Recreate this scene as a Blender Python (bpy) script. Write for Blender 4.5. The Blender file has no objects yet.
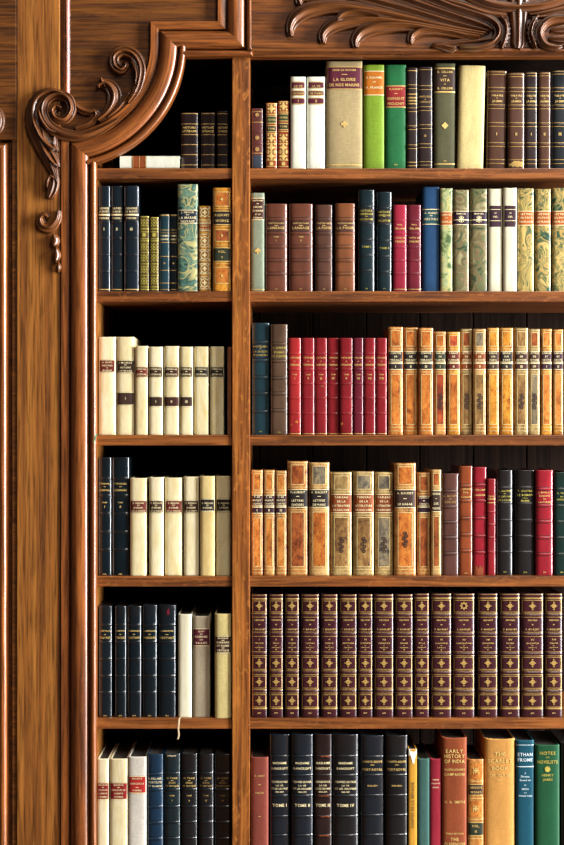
import bpy, bmesh, math, random
from mathutils import Vector
random.seed(7)
scene = bpy.context.scene
COL = scene.collection

# ------------------------------------------------------------------ measures
D = 2.6            # camera distance from the bookcase front (m)
S = 0.002          # metres per photograph pixel on the bookcase front
ZC = 1.55          # eye height
W0, H0 = 564, 845
def K(y): return (D + y) / D
def PX(px, y=0.0): return (px - 282.0) * S * K(y)
def PZ(py, y=0.0): return ZC + (422.5 - py) * S * K(y)

def srgb(r, g, b):
    def f(c):
        c /= 255.0
        return c / 12.92 if c <= 0.04045 else ((c + 0.055) / 1.055) ** 2.4
    return (f(r), f(g), f(b), 1.0)

# ------------------------------------------------------------------ materials
class NT:
    def __init__(self, name):
        self.m = bpy.data.materials.new(name); self.m.use_nodes = True
        self.t = self.m.node_tree; self.n = self.t.nodes; self.n.clear()
        self.out = self.n.new('ShaderNodeOutputMaterial')
        self.b = self.n.new('ShaderNodeBsdfPrincipled')
        self.link(self.b.outputs[0], self.out.inputs[0])
    def link(self, a, b): self.t.links.new(a, b)
    def new(self, t, **kw):
        n = self.n.new(t)
        for k, v in kw.items(): setattr(n, k, v)
        return n
    def noise(self, vec, scale, detail=4, rough=0.55, dist=0.0):
        n = self.new('ShaderNodeTexNoise')
        n.inputs['Scale'].default_value = scale; n.inputs['Detail'].default_value = detail
        n.inputs['Roughness'].default_value = rough; n.inputs['Distortion'].default_value = dist
        self.link(vec, n.inputs['Vector']); return n.outputs[0]
    def ramp(self, fac, stops, interp='LINEAR'):
        n = self.new('ShaderNodeValToRGB'); cr = n.color_ramp; cr.interpolation = interp
        while len(cr.elements) < len(stops): cr.elements.new(0.5)
        for e, (p, c) in zip(cr.elements, stops): e.position = p; e.color = c if len(c) == 4 else (*c, 1)
        self.link(fac, n.inputs[0]); return n.outputs[0]
    def mix(self, fac, a, b, mode='MIX'):
        n = self.new('ShaderNodeMix', data_type='RGBA', blend_type=mode)
        for sock, v in ((n.inputs[0], fac), (n.inputs[6], a), (n.inputs[7], b)):
            if hasattr(v, 'is_linked'): self.link(v, sock)
            else: sock.default_value = v
        return n.outputs[2]
    def coords(self, scale=(1, 1, 1), kind='Object', rot=(0, 0, 0), jitter=True):
        tc = self.new('ShaderNodeTexCoord'); v = tc.outputs[kind]
        if jitter:
            oi = self.new('ShaderNodeObjectInfo')
            mu = self.new('ShaderNodeMath', operation='MULTIPLY'); mu.inputs[1].default_value = 37.0
            self.link(oi.outputs['Random'], mu.inputs[0])
            va = self.new('ShaderNodeVectorMath', operation='ADD')
            self.link(v, va.inputs[0]); self.link(mu.outputs[0], va.inputs[1]); v = va.outputs[0]
        mp = self.new('ShaderNodeMapping'); mp.inputs['Scale'].default_value = scale; mp.inputs['Rotation'].default_value = rot
        self.link(v, mp.inputs[0]); return mp.outputs[0]
    def bump(self, h, strength, dist=0.001):
        n = self.new('ShaderNodeBump'); n.inputs['Strength'].default_value = strength; n.inputs['Distance'].default_value = dist
        self.link(h, n.inputs['Height']); self.link(n.outputs[0], self.b.inputs['Normal'])
    def rand_value(self, col, lo, hi):
        oi = self.new('ShaderNodeObjectInfo'); mr = self.new('ShaderNodeMapRange')
        mr.inputs[3].default_value = lo; mr.inputs[4].default_value = hi
        self.link(oi.outputs['Random'], mr.inputs[0])
        hs = self.new('ShaderNodeHueSaturation'); self.link(col, hs.inputs['Color']); self.link(mr.outputs[0], hs.inputs['Value'])
        return hs.outputs[0]
    def set(self, **kw):
        for k, v in kw.items():
            s = self.b.inputs[k]
            if hasattr(v, 'is_linked'): self.link(v, s)
            else: s.default_value = v

def shade(c, k): return (min(1, c[0]*k), min(1, c[1]*k), min(1, c[2]*k), 1)

def wood(name, dark, mid, light, axis='Z', kind='Object', rough=0.36, fleck=0.35, coat=0.25, ring=1.0, tone=0.94):
    """axis: direction of the grain."""
    dark, mid, light = (shade(q, tone) for q in (dark, mid, light))
    t = NT(name)
    sc = {'Z': (64, 64, 1.5), 'X': (2.0, 46, 46), 'UV': (48, 1.8, 1)}[axis]
    fine = {'Z': (230, 230, 9), 'X': (9, 230, 230), 'UV': (230, 9, 1)}[axis]
    fl = {'Z': (70, 70, 26), 'X': (26, 70, 70), 'UV': (70, 26, 1)}[axis]
    base = t.noise(t.coords(sc, kind), 1.0, 6, 0.6, 0.9 * ring)
    c = t.ramp(base, [(0.28, dark), (0.48, mid), (0.7, light)])
    pores = t.noise(t.coords(fine, kind), 1.0, 3, 0.6, 0.2)
    pc = t.ramp(pores, [(0.36, (0.26, 0.21, 0.16)), (0.5, (.95, .95, .95)), (.66, (1.4, 1.32, 1.22))])
    c = t.mix(0.7, c, pc, 'MULTIPLY')
    ray = t.noise(t.coords(fl, kind), 1.0, 3, 0.5, 2.2)
    rf = t.ramp(ray, [(0.56, (0, 0, 0)), (0.66, (fleck, fleck, fleck))])
    c = t.mix(rf, c, shade(light, 1.5))
    c = t.rand_value(c, 0.9, 1.1)
    rr = t.ramp(base, [(0.3, (rough + .1,) * 3), (0.7, (rough - .06,) * 3)])
    t.set(**{'Base Color': c, 'Roughness': rr, 'Coat Weight': coat, 'Coat Roughness': 0.22, 'IOR': 1.45})
    t.bump(pores, 0.25, 0.0006)
    return t.m

def leather(name, rgb, rough=0.32, wear=0.18, coat=0.35, vary=0.12):
    t = NT(name); c0 = srgb(*rgb)
    v = t.coords((1, 1, 1))
    n1 = t.noise(t.coords((30, 30, 14)), 1.0, 5, 0.6)
    c = t.ramp(n1, [(0.3, shade(c0, 0.72)), (0.55, c0), (0.75, shade(c0, 1.3))])
    n2 = t.noise(v, 55, 6, 0.7, 0.6)
    wf = t.ramp(n2, [(0.66, (0, 0, 0)), (0.8, (wear, wear, wear))])
    c = t.mix(wf, c, (min(1, c0[0]*2+.06), min(1, c0[1]*2+.04), min(1, c0[2]*2+.03), 1))
    c = t.rand_value(c, 1 - vary, 1 + vary)
    t.set(**{'Base Color': c, 'Roughness': rough, 'Coat Weight': coat, 'Coat Roughness': 0.11})
    t.bump(t.noise(v, 900, 2), 0.25, 0.0004)
    return t.m

def cloth(name, rgb, rough=0.72, weave=True):
    t = NT(name); c0 = srgb(*rgb)
    n1 = t.noise(t.coords((45, 45, 12)), 1.0, 5, 0.6)
    c = t.ramp(n1, [(0.3, shade(c0, 0.82)), (0.6, c0), (0.8, shade(c0, 1.15))])
    a = t.noise(t.coords((1400, 1400, 90)), 1.0, 2); b = t.noise(t.coords((90, 90, 1400)), 1.0, 2)
    th = t.mix(0.5, a, b, 'MIX')
    if weave: c = t.mix(0.55, c, t.ramp(th, [(0.38, (0.55, .55, .55)), (0.6, (1.1, 1.1, 1.1))]), 'MULTIPLY')
    c = t.rand_value(c, 0.95, 1.05)
    t.set(**{'Base Color': c, 'Roughness': rough, 'Specular IOR Level': 0.3})
    t.bump(th, 0.4, 0.0005)
    return t.m

def vellum(name, rgb, stain, rough=0.42, amt=0.75):
    t = NT(name); c0 = srgb(*rgb); c1 = srgb(*stain)
    n1 = t.noise(t.coords((60, 60, 16)), 1.0, 6, 0.65, 0.4)
    f = t.ramp(n1, [(0.42, (0, 0, 0)), (0.72, (amt,) * 3)])
    c = t.mix(f, c0, c1)
    n2 = t.noise(t.coords((500, 500, 60)), 1.0, 3)
    c = t.mix(0.35, c, t.ramp(n2, [(0.3, (0.7, .68, .6)), (0.55, (1, 1, 1))]), 'MULTIPLY')
    c = t.rand_value(c, 0.94, 1.04)
    t.set(**{'Base Color': c, 'Roughness': rough, 'Coat Weight': 0.1})
    t.bump(n2, 0.15, 0.0005)
    return t.m

def calf(name, light, mid, spot, lo=0.36, hi=0.62, rough=0.34):
    t = NT(name)
    n1 = t.noise(t.coords((75, 75, 42)), 1.0, 7, 0.68, 0.8)
    c = t.ramp(n1, [(0.33, srgb(*spot)), (lo + .1, srgb(*mid)), (hi, srgb(*light))])
    c = t.mix(.55, c, t.ramp(t.noise(t.coords((34, 34, 20)), 1.0, 3, .5), [(.35, (.55, .5, .46)), (.6, (1.05, 1.05, 1.05))]), 'MULTIPLY')
    n2 = t.noise(t.coords((420, 420, 260)), 1.0, 2, 0.5)
    c = t.mix(0.6, c, t.ramp(n2, [(0.32, (0.3, .2, .14)), (0.42, (1, 1, 1))]), 'MULTIPLY')
    c = t.rand_value(c, 0.9, 1.1)
    t.set(**{'Base Color': c, 'Roughness': rough, 'Coat Weight': 0.35, 'Coat Roughness': 0.22})
    t.bump(n1, 0.1, 0.0006)
    return t.m

def marbled(name, cols, scale=1.0):
    t = NT(name)
    v = t.coords((1, 1, 1))
    nz = t.new('ShaderNodeTexNoise'); nz.inputs['Scale'].default_value = 17 * scale; nz.inputs['Detail'].default_value = 2
    t.link(v, nz.inputs[0])
    sc = t.new('ShaderNodeVectorMath', operation='SCALE'); sc.inputs['Scale'].default_value = 0.16
    t.link(nz.outputs['Color'], sc.inputs[0])
    ad = t.new('ShaderNodeVectorMath', operation='ADD'); t.link(v, ad.inputs[0]); t.link(sc.outputs[0], ad.inputs[1])
    mp = t.new('ShaderNodeMapping'); mp.inputs['Scale'].default_value = (1.3, 1, 0.55); mp.inputs['Rotation'].default_value = (0, .5, 0)
    t.link(ad.outputs[0], mp.inputs[0])
    n = t.noise(mp.outputs[0], 40 * scale, 1.6, 0.45, 1.3)
    k = len(cols)
    order = [0.30 + 0.42 * i / (k - 1) for i in range(k)]
    c = t.ramp(n, [(p, srgb(*q)) for p, q in zip(order, cols)])
    c = t.rand_value(c, 0.95, 1.05)
    t.set(**{'Base Color': c, 'Roughness': 0.4, 'Coat Weight': 0.15})
    return t.m

def plain(name, rgb, rough=0.5, metal=0.0, vary=0.1, scale=200):
    t = NT(name); c0 = srgb(*rgb)
    n = t.noise(t.coords((1, 1, 1)), scale, 3)
    c = t.ramp(n, [(0.35, shade(c0, 1 - vary * 2)), (0.6, c0)])
    t.set(**{'Base Color': c, 'Roughness': rough, 'Metallic': metal})
    return t.m

M = {}
M['oak_v'] = wood('oak_vertical', srgb(92, 52, 21), srgb(134, 81, 34), srgb(162, 106, 48), 'Z', ring=.5, fleck=.06)
M['oak_div'] = wood('oak_divider', srgb(96, 50, 18), srgb(150, 86, 35), srgb(190, 120, 54), 'Z', fleck=0.4, ring=.6, tone=.8)
M['oak_h'] = wood('oak_shelf', srgb(78, 40, 16), srgb(138, 78, 34), srgb(176, 108, 54), 'X', fleck=0.2, tone=.72)
M['oak_panel'] = wood('oak_panel', srgb(70, 38, 16), srgb(118, 68, 29), srgb(156, 96, 42), 'X', fleck=0.12, ring=2.2, tone=.62)
M['oak_frieze'] = wood('oak_frieze', srgb(70, 36, 15), srgb(116, 64, 27), srgb(152, 90, 41), 'X', fleck=0.12, ring=1.8, tone=.72)
M['oak_mould'] = wood('oak_moulding', srgb(92, 47, 20), srgb(140, 78, 35), srgb(172, 102, 48), 'UV', 'UV', rough=0.3, coat=0.6, fleck=0.1, tone=.84)
M['oak_carve'] = wood('oak_carving', srgb(62, 33, 15), srgb(100, 57, 27), srgb(132, 79, 38), 'UV', 'UV', rough=0.32, coat=0.4, fleck=0.05, tone=.78)
M['oak_strip'] = wood('oak_strip', srgb(60, 22, 11), srgb(118, 56, 26), srgb(160, 86, 40), 'Z', rough=0.3, coat=0.5, fleck=0.4)
M['oak_inner'] = wood('oak_inner', srgb(92, 52, 20), srgb(140, 86, 34), srgb(176, 116, 52), 'Z')
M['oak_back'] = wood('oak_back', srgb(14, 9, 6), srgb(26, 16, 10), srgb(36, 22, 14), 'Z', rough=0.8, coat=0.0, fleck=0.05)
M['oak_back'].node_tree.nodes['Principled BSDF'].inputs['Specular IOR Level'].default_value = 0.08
M['gilt'] = plain('gilt', (226, 190, 112), 0.42, 0.25, 0.12)
M['gilt_dull'] = plain('gilt_dull', (176, 140, 80), 0.5, 0.2, 0.2)
M['gilt_antique'] = plain('gilt_antique', (190, 152, 84), 0.42, 0.25, 0.2, 500)
M['gilt_pale'] = plain('gilt_pale', (240, 222, 170), 0.45, 0.1, 0.1)
M['gilt_old'] = plain('gilt_old', (196, 180, 82), 0.42, 0.25, 0.18)
M['gilt_cream'] = plain('gilt_cream', (224, 196, 134), 0.5, 0.1, 0.15)
M['silver'] = plain('silver_foil', (214, 228, 232), 0.45, 0.1, 0.08)
M['black_ink'] = plain('black_ink', (34, 28, 22), 0.6, 0, 0.1)
M['dark_tool'] = plain('dark_tooling', (58, 36, 22), 0.55, 0, 0.15)
M['pages'] = plain('page_edges', (196, 176, 136), 0.85, 0, 0.15, 400)
M['page_tops'] = plain('dusty_page_tops', (44, 36, 28), 0.9, 0, 0.2, 400)  # shade under the shelves painted into the page tops as a dark colour
M['torn'] = plain('torn_paper', (240, 236, 222), 0.85, 0, 0.08, 300)
M['ribbon_green'] = plain('ribbon_green', (84, 158, 118), 0.7)
M['ribbon_white'] = plain('ribbon_white', (216, 190, 150), 0.7)
RGB = {}
def L(n, rgb, **k):
    RGB[n] = rgb
    M[n] = leather(n + '_leather', rgb, **k)
L('black_brown', (36, 23, 22), coat=.2); L('black_blue', (14, 19, 23), coat=.8); L('navy', (14, 25, 33), coat=.8); L('teal_black', (15, 32, 37), coat=.8)
L('ink_teal', (26, 50, 58)); L('dark_brown', (70, 42, 28), coat=.2); L('brown', (108, 66, 46)); L('red_brown', (100, 56, 40)); L('umber', (82, 52, 40))
L('tan_brown', (126, 74, 44)); L('crimson', (146, 32, 52), rough=0.34); L('wine', (100, 26, 38)); L('red', (124, 25, 31), wear=0.3)
L('red_purple', (98, 24, 38), wear=0.3); L('cherry', (134, 25, 36)); L('orange_brown', (126, 60, 30)); L('maroon', (58, 22, 29), wear=0.06)
L('taupe', (84, 62, 46)); L('mulberry', (82, 50, 42)); L('black', (27, 23, 22)); L('black_green', (18, 42, 36)); L('pitch', (9, 22, 28), coat=1.0, rough=.28)
L('blue_black', (16, 42, 62)); L('dark_red_spine', (86, 44, 40)); L('slate', (58, 66, 78)); L('oxblood', (144, 34, 34), wear=0.4); L('gold_olive', (86, 70, 34)); L('gold_tan', (190, 132, 52)); L('red_gilt', (156, 70, 38))
C = lambda n, *a, **k: M.__setitem__(n, cloth(n + '_cloth', *a, **k))
C('linen', (166, 146, 102)); C('lime', (116, 146, 32), 0.55); C('green', (22, 100, 52), 0.55); C('olive', (78, 76, 48)); C('grey_green', (132, 142, 118), 0.6)
C('blue', (28, 66, 104), 0.5); C('canvas_grey', (176, 160, 132)); C('canvas_yellow', (206, 186, 122)); C('teal_green', (56, 94, 86)); C('pink_red', (156, 36, 54), 0.55)
C('rust', (138, 66, 32), 0.6); C('honey', (204, 146, 72), 0.6); C('petrol', (16, 78, 96), 0.5); C('bottle', (26, 84, 52), 0.5); C('brick', (134, 64, 50), 0.6); C('mustard', (200, 144, 44), 0.7, weave=False)
C('woven', (216, 196, 132), 0.5); C('ash', (214, 206, 190))
V = lambda n, *a, **k: M.__setitem__(n, vellum(n + '_vellum', *a, **k))
V('white_vellum', (224, 224, 206), (206, 202, 176), amt=0.5); V('cream', (228, 214, 170), (204, 178, 108)); V('ivory', (232, 220, 182), (212, 188, 122))
V('buff', (212, 188, 128), (178, 146, 78)); V('pale', (218, 212, 184), (198, 186, 148), amt=0.6)
M['tan_calf'] = calf('tan_calf', (208, 140, 66), (190, 112, 46), (130, 70, 30)); M['tan_panel'] = calf('tan_panel', (200, 126, 54), (178, 98, 38), (100, 52, 26))
M['pale_calf'] = calf('pale_calf', (204, 150, 82), (182, 118, 56), (122, 72, 36)); M['yellow_calf'] = calf('yellow_calf', (214, 154, 60), (194, 124, 36), (120, 64, 26))
M['olive_calf'] = calf('olive_calf', (184, 158, 104), (158, 128, 76), (104, 84, 52)); M['olive_panel'] = calf('olive_panel', (162, 126, 74), (130, 94, 52), (80, 58, 38))
M['red_panel'] = calf('red_panel', (190, 92, 48), (156, 62, 36), (96, 36, 26)); M['brown_panel'] = calf('brown_panel', (172, 98, 48), (144, 72, 34), (84, 40, 24))
M['grey_panel'] = calf('grey_panel', (158, 138, 102), (112, 102, 84), (66, 60, 54)); M['cream_calf'] = calf('cream_calf', (208, 168, 108), (188, 140, 82), (140, 96, 54))
M['olive_marble'] = marbled('olive_marble', [(52, 62, 42), (98, 104, 66), (110, 88, 60), (128, 122, 84), (150, 142, 102)], 1.0)
M['green_marble'] = marbled('green_marble', [(34, 60, 56), (92, 126, 108), (48, 84, 76), (186, 176, 116), (70, 106, 94), (120, 146, 116), (40, 72, 66)], 0.8)
M['sage_marble'] = marbled('sage_marble', [(74, 94, 56), (138, 150, 98), (160, 168, 122), (190, 176, 110), (120, 136, 92)], 1.0)
M['gold_marble'] = marbled('gold_marble', [(26, 54, 40), (60, 88, 58), (188, 152, 84), (56, 84, 56), (204, 172, 100), (104, 110, 62), (190, 158, 88), (44, 74, 54)], 0.8)
def LB(n, rgb):
    M[n] = leather('label_' + n, tuple(c * .86 for c in rgb), rough=0.55, wear=0.0, coat=0.0, vary=0.05)
    M[n].node_tree.nodes['Principled BSDF'].inputs['Specular IOR Level'].default_value = .25
LB('l_maroon', (96, 28, 48)); LB('l_red', (148, 32, 34)); LB('l_orange', (206, 116, 22)); LB('l_black', (42, 34, 32)); LB('l_brown', (68, 46, 36)); LB('l_purple', (62, 34, 48))
LB('l_rust', (152, 74, 34)); LB('l_navy', (30, 44, 62)); LB('l_green', (58, 76, 46)); LB('l_dark_green', (50, 56, 40)); LB('l_teal', (40, 84, 92)); LB('l_plum', (54, 34, 52)); LB('l_choc', (70, 36, 30))
LB('l_redbrown', (112, 40, 34)); LB('l_scarlet', (190, 44, 40)); LB('l_burnt', (190, 96, 34)); LB('l_shadowband', (84, 46, 36))  # last one: dark leather title band of the brown ribbed books

# ------------------------------------------------------------------ mesh helpers
def obj_from(name, verts, faces, mat, parent=None, smooth=None, uvs=None, mats=None, fm=None):
    me = bpy.data.meshes.new(name)
    me.from_pydata([tuple(v) for v in verts], [], faces)
    if mats:
        for m in mats: me.materials.append(m)
        me.polygons.foreach_set('material_index', fm)
    else: me.materials.append(mat)
    if smooth is not None:
        flags = [bool(smooth)] * len(faces) if isinstance(smooth, bool) else smooth
        me.polygons.foreach_set('use_smooth', flags)
    if uvs is not None:
        ul = me.uv_layers.new(name='UVMap')
        for lp in me.loops: ul.data[lp.index].uv = uvs[lp.vertex_index]
    me.update()
    o = bpy.data.objects.new(name, me); COL.objects.link(o)
    if parent: o.parent = parent
    return o

class MB:
    def __init__(self): self.v = []; self.f = []; self.s = []
    def box(self, x0, x1, y0, y1, z0, z1, bev=0.0):
        bm = bmesh.new()
        bmesh.ops.create_cube(bm, size=1.0)
        for v in bm.verts:
            v.co = Vector((x0 + (v.co.x + .5) * (x1 - x0), y0 + (v.co.y + .5) * (y1 - y0), z0 + (v.co.z + .5) * (z1 - z0)))
        if bev > 0: bmesh.ops.bevel(bm, geom=bm.edges[:], offset=bev, segments=2, profile=0.6, affect='EDGES')
        self.add_bm(bm)
    def add_bm(self, bm, smooth=False):
        n = len(self.v); bm.verts.index_update()
        self.v += [v.co.copy() for v in bm.verts]
        for f in bm.faces: self.f.append([n + v.index for v in f.verts]); self.s.append(smooth)
        bm.free()
    def grid(self, rows, smooth=True, close=False):
        n = len(self.v); c = len(rows[0])
        for r in rows: self.v += [Vector(p) for p in r]
        for i in range(len(rows) - 1):
            for j in range(c - (0 if close else 1)):
                a = n + i*c + j; b = n + i*c + (j+1) % c
                self.f.append([a, b, b + c, a + c]); self.s.append(smooth)
    def poly(self, pts, smooth=False):
        n = len(self.v); self.v += [Vector(p) for p in pts]
        self.f.append(list(range(n, n + len(pts)))); self.s.append(smooth)
    def build(self, name, mat, parent=None):
        return obj_from(name, self.v, self.f, mat, parent, self.s)

def empty(name, loc, label=None, cat=None, group=None):
    o = bpy.data.objects.new(name, None); COL.objects.link(o); o.location = loc; o.empty_display_size = 0.05
    if label: o['label'] = label
    if cat: o['category'] = cat
    if group: o['group'] = group
    return o

# ------------------------------------------------------------------ glyphs
GL = {}
def glyph(ch):
    if ch in GL: return GL[ch]
    cu = bpy.data.curves.new('glyph', 'FONT'); cu.body = ch; cu.size = 1.0; cu.resolution_u = 2; cu.offset = 0.018
    ob = bpy.data.objects.new('glyph', cu); COL.objects.link(ob)
    dg = bpy.context.evaluated_depsgraph_get()
    me = ob.evaluated_get(dg).to_mesh()
    vs = [(v.co.x, v.co.y) for v in me.vertices]; fs = [list(p.vertices) for p in me.polygons]
    ob.evaluated_get(dg).to_mesh_clear()
    bpy.data.objects.remove(ob); bpy.data.curves.remove(cu)
    if vs:
        lo = min(v[0] for v in vs); hi = max(v[0] for v in vs)
        vs = [(x - lo, y) for x, y in vs]; adv = hi - lo
    else: adv = 0.3
    GL[ch] = (vs, fs, adv); return GL[ch]

def text_layout(s, h, maxw):
    """flat glyph mesh, centred on x, cap height h, no wider than maxw"""
    k = h / 0.70; x = 0; V_, F_ = [], []
    for ch in s:
        if ch == ' ': x += 0.34; continue
        vs, fs, adv = glyph(ch); n = len(V_)
        V_ += [(x + a, b) for a, b in vs]; F_ += [[n + i for i in f] for f in fs]
        x += adv + 0.12
    x -= 0.12
    kx = min(k, maxw / max(x, 1e-6))
    return [((a - x/2) * kx, b * k) for a, b in V_], F_

# ------------------------------------------------------------------ books
BASES = [168.3, 291.2, 435.0, 576.2, 718.4, 868.0]
SHELF_Y = 0.003
ZS = [PZ(b, SHELF_Y) for b in BASES]
BAY = {'L': 'left bay', 'R': 'right bay'}
ROWN = ['top', 'second', 'third', 'fourth', 'fifth', 'bottom']
last_right = {}
LEFT_WALL = {'L': PX(97.0), 'R': PX(250.4)}
RIGHT_WALL = {'L': PX(231.7), 'R': 9}
NPROF = 18

def B(row, bay, x0, x1, top, mat, label, bands=(), lines=(), labs=(), txt=(), orn=(), panels=(), blocks=(), frames=(),
      lean=0.0, ys=None, n=3.2, bulge=None, gilt='gilt', tgilt=None, depth=0.135, ribbon=None, torn=False, worn=(), name='book', headcap=0.0):
    ri = row - 1
    if ys is None: ys = {0: .016, 1: .018, 2: .016, 3: .016, 4: .014, 5: .004}[ri] + random.uniform(-.003, .004) - (.006 if bay == 'L' and ri < 4 else 0)
    wpx = x1 - x0
    if mat in ('pitch', 'navy', 'black_blue', 'teal_black', 'black', 'blue_black', 'ink_teal'): n = 2.5
    b = bulge if bulge is not None else min(0.0085, max(0.003, wpx * S * 0.18))
    ym = ys + b * 0.6
    X0 = PX(x0 + 0.15, ym); X1 = PX(x1 - 0.15, ym)
    key = (row, bay)
    X0 = max(X0, last_right.get(key, LEFT_WALL[bay]) + 0.0003)
    X1 = min(X1, RIGHT_WALL[bay] - 0.0003)
    last_right[key] = X1
    w = X1 - X0; hw = w / 2; cx = (X0 + X1) / 2
    z0 = ZS[ri]
    H = PZ(top, ym) - z0
    zl = lambda py: PZ(py, ym) - z0
    z0 += .0002; H -= .0002
    root = empty(name, (cx, ys, z0), label, 'book', 'books on the %s shelf of the %s' % (ROWN[ri], BAY[bay]))
    if lean: root.rotation_euler = (0, math.atan2(lean * S, H), 0); root.location.z += abs(math.sin(root.rotation_euler[1])) * hw
    prof = []
    for i in range(NPROF + 1):
        th = -math.pi/2 + math.pi * i / NPROF
        s_, c_ = math.sin(th), math.cos(th)
        prof.append((math.copysign(abs(s_) ** (2/n), s_), 1 - abs(c_) ** (2/n), s_, c_))
    def ysurf(x):
        t = min(1.0, abs(x) / hw)
        return b * (1 - (1 - t ** n) ** (1/n))
    # --- cover: rounded spine with raised bands + two boards
    bz = sorted(zl(p) for p in bands)
    ro = 0.0017
    levels = [(0.0, -0.0006), (0.0012, 0.0), (0.002, 0.0)]
    for z in bz:
        levels += [(z - .0028, 0), (z - .0019, 0), (z - .0011, ro*.75), (z, ro), (z + .0011, ro*.75), (z + .0019, 0), (z + .0028, 0)]
    levels += [(H - .0024, 0.0), (H - .0015, 0.0003), (H - 0.0003, -0.0003), (H, -0.0012)]
    levels = [l for i, l in enumerate(levels) if i == 0 or l[0] > levels[i-1][0]]
    mb = MB()
    rows = []
    for z, off in levels:
        r = []
        for (t, d, s_, c_) in prof:
            hc = 0.0
            if z > H - 0.002 and headcap: hc = headcap * (t*t - 0.4) + random.uniform(-1, 1) * headcap * 0.4
            r.append((t * hw + off * s_ * 0.12, d * b - off * c_, z + hc))
        rows.append(r)
    mb.grid(rows, True)
    back = b + 0.0015
    pts = list(rows[0]) + [(hw, back, 0.0), (-hw, back, 0.0)]
    mb.poly(pts[::-1])
    wall_ = min(.0022, w*.12)
    inn = [(x*(1 - wall_/hw), min(y + wall_, back), z) for x, y, z in rows[-1]]
    mb.grid([rows[-1], inn], False)                       # thin rim of the head
    mb.grid([inn, [(x, y, H - .007) for x, y, z in inn]], True)
    mb.poly([(x, y, H - .007) for x, y, z in inn] + [(hw - wall_, back, H - .007), (-hw + wall_, back, H - .007)])
    mb.box(-hw, hw, b + .0005, back, 0.0, H - 0.006)
    bt = min(0.0024, w * 0.14)
    for s_ in (-1, 1):
        xa, xb = (-hw, -hw + bt) if s_ < 0 else (hw - bt, hw)
        mb.box(xa, xb, back - .0004, depth, 0.0, H - .0004, 0.0004)
    cover = mb.build('cover', M[mat], root)
    pb = MB(); pb.box(-hw + bt + .0001, hw - bt - .0001, back + .0001, depth - .003, 0.0022, H - .0032)
    po = pb.build('page_block', M['pages'], root)
    po.data.materials.append(M['page_tops'])
    for p_ in po.data.polygons:
        if p_.normal.z > .9: p_.material_index = 1
    # --- helpers to wrap flat work onto the spine
    def wrap(x, z, off): return (x, ysurf(x) - off, z)
    def patch(mb, xa, xb, za, zb, off, nx=12):
        xs = [xa + (xb - xa) * i / nx for i in range(nx + 1)]
        mb.grid([[wrap(x, za, off) for x in xs], [wrap(x, zb, off) for x in xs]], True)
    def band_off(z):
        for q in bz:
            if abs(z - q) < .0022: return ro
        return 0
    def put_text(mb, s, z, hpx, maxf=0.82, zoff=0):
        hpx *= .9; vs, fs = text_layout(s, hpx * S, w * maxf)
        k = len(mb.v)
        for a, c in vs: mb.v.append(Vector(wrap(a, z + c - hpx * S / 2, 0.0009 + zoff)))
        for f in fs: mb.f.append([k + i for i in f]); mb.s.append(False)
    # --- coloured leather bits
    if bz and mat in RGB and not lines:  # dark lines painted above and below each raised band as its shadow
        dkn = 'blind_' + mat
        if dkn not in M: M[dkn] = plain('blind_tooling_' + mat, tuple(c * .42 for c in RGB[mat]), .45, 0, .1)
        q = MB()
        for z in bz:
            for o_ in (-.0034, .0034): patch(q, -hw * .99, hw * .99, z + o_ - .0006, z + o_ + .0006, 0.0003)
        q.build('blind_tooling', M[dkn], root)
    for (pa, pb_, mm) in blocks:
        q = MB(); patch(q, -hw * .995, hw * .995, zl(pb_), zl(pa), 0.0003); q.build('leather_patch', M[mm], root)
    for (pa, pb_, mm, fr) in [(p + (0.66,))[:4] for p in panels]:
        q = MB(); patch(q, -hw * fr, hw * fr, zl(pb_), zl(pa), 0.0003); q.build('spine_panel', M[mm], root)
    for lb in labs:
        pa, pb_, mm = lb[:3]; tx = lb[3] if len(lb) > 3 else []; fr = lb[4] if len(lb) > 4 else 0.93; rim = lb[5] if len(lb) > 5 else True
        q = MB(); patch(q, -hw * fr, hw * fr, zl(pb_), zl(pa), 0.0005); lo = q.build('title_label', M[mm], root)
        if tx or rim:
            g = MB()
            for (s, py, hp) in tx:
                if s == '-': patch(g, -w*.08, w*.08, zl(py + .3), zl(py - .3), .0009, 4)
                elif s == '_': patch(g, -hw*fr, hw*fr, zl(py + hp/2), zl(py - hp/2), .0009)
                else: put_text(g, s, zl(py), hp, 0.84 * fr)
            if rim:
                for p in (pa + .5, pb_ - .5): patch(g, -hw*fr, hw*fr, zl(p + .35), zl(p - .35), .0009)
            g.build('lettering', M[tgilt or gilt], lo)
    if txt:
        g = MB()
        for (s, py, hp) in txt:
            if s == '-': patch(g, -w*.08, w*.08, zl(py + .3), zl(py - .3), .0007, 4)
            elif s[0] == '|':                     # reads up the spine
                vs, fs = text_layout(s[1:], hp * S, H * 0.8); k = len(g.v)
                for a, c in vs: g.v.append(Vector(wrap(-(c - hp*S/2), zl(py) + a, .0008)))
                for f in fs: g.f.append([k + i for i in f]); g.s.append(False)
            else: put_text(g, s, zl(py), hp)
        g.build('lettering', M[tgilt or gilt], root)
    if lines or orn or frames:
        g = MB()
        for l in lines:
            py, tk = l if isinstance(l, tuple) else (l, 0.8)
            z = zl(py); patch(g, -hw*.985, hw*.985, z - tk*S/2, z + tk*S/2, 0.0007 + band_off(z))
        for f in frames:
            pa, pb_, fr = f[:3]; tk = (f[3] if len(f) > 3 else 0.8) * S; za, zb = zl(pb_), zl(pa)
            patch(g, -hw*fr, hw*fr, za, za + tk, .0007); patch(g, -hw*fr, hw*fr, zb - tk, zb, .0007)
            tx_ = min(tk, w*.09)
            patch(g, -hw*fr, -hw*fr + tx_, za, zb, .0007, 2); patch(g, hw*fr - tx_, hw*fr, za, zb, .0007, 2)
        dk = MB()
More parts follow.
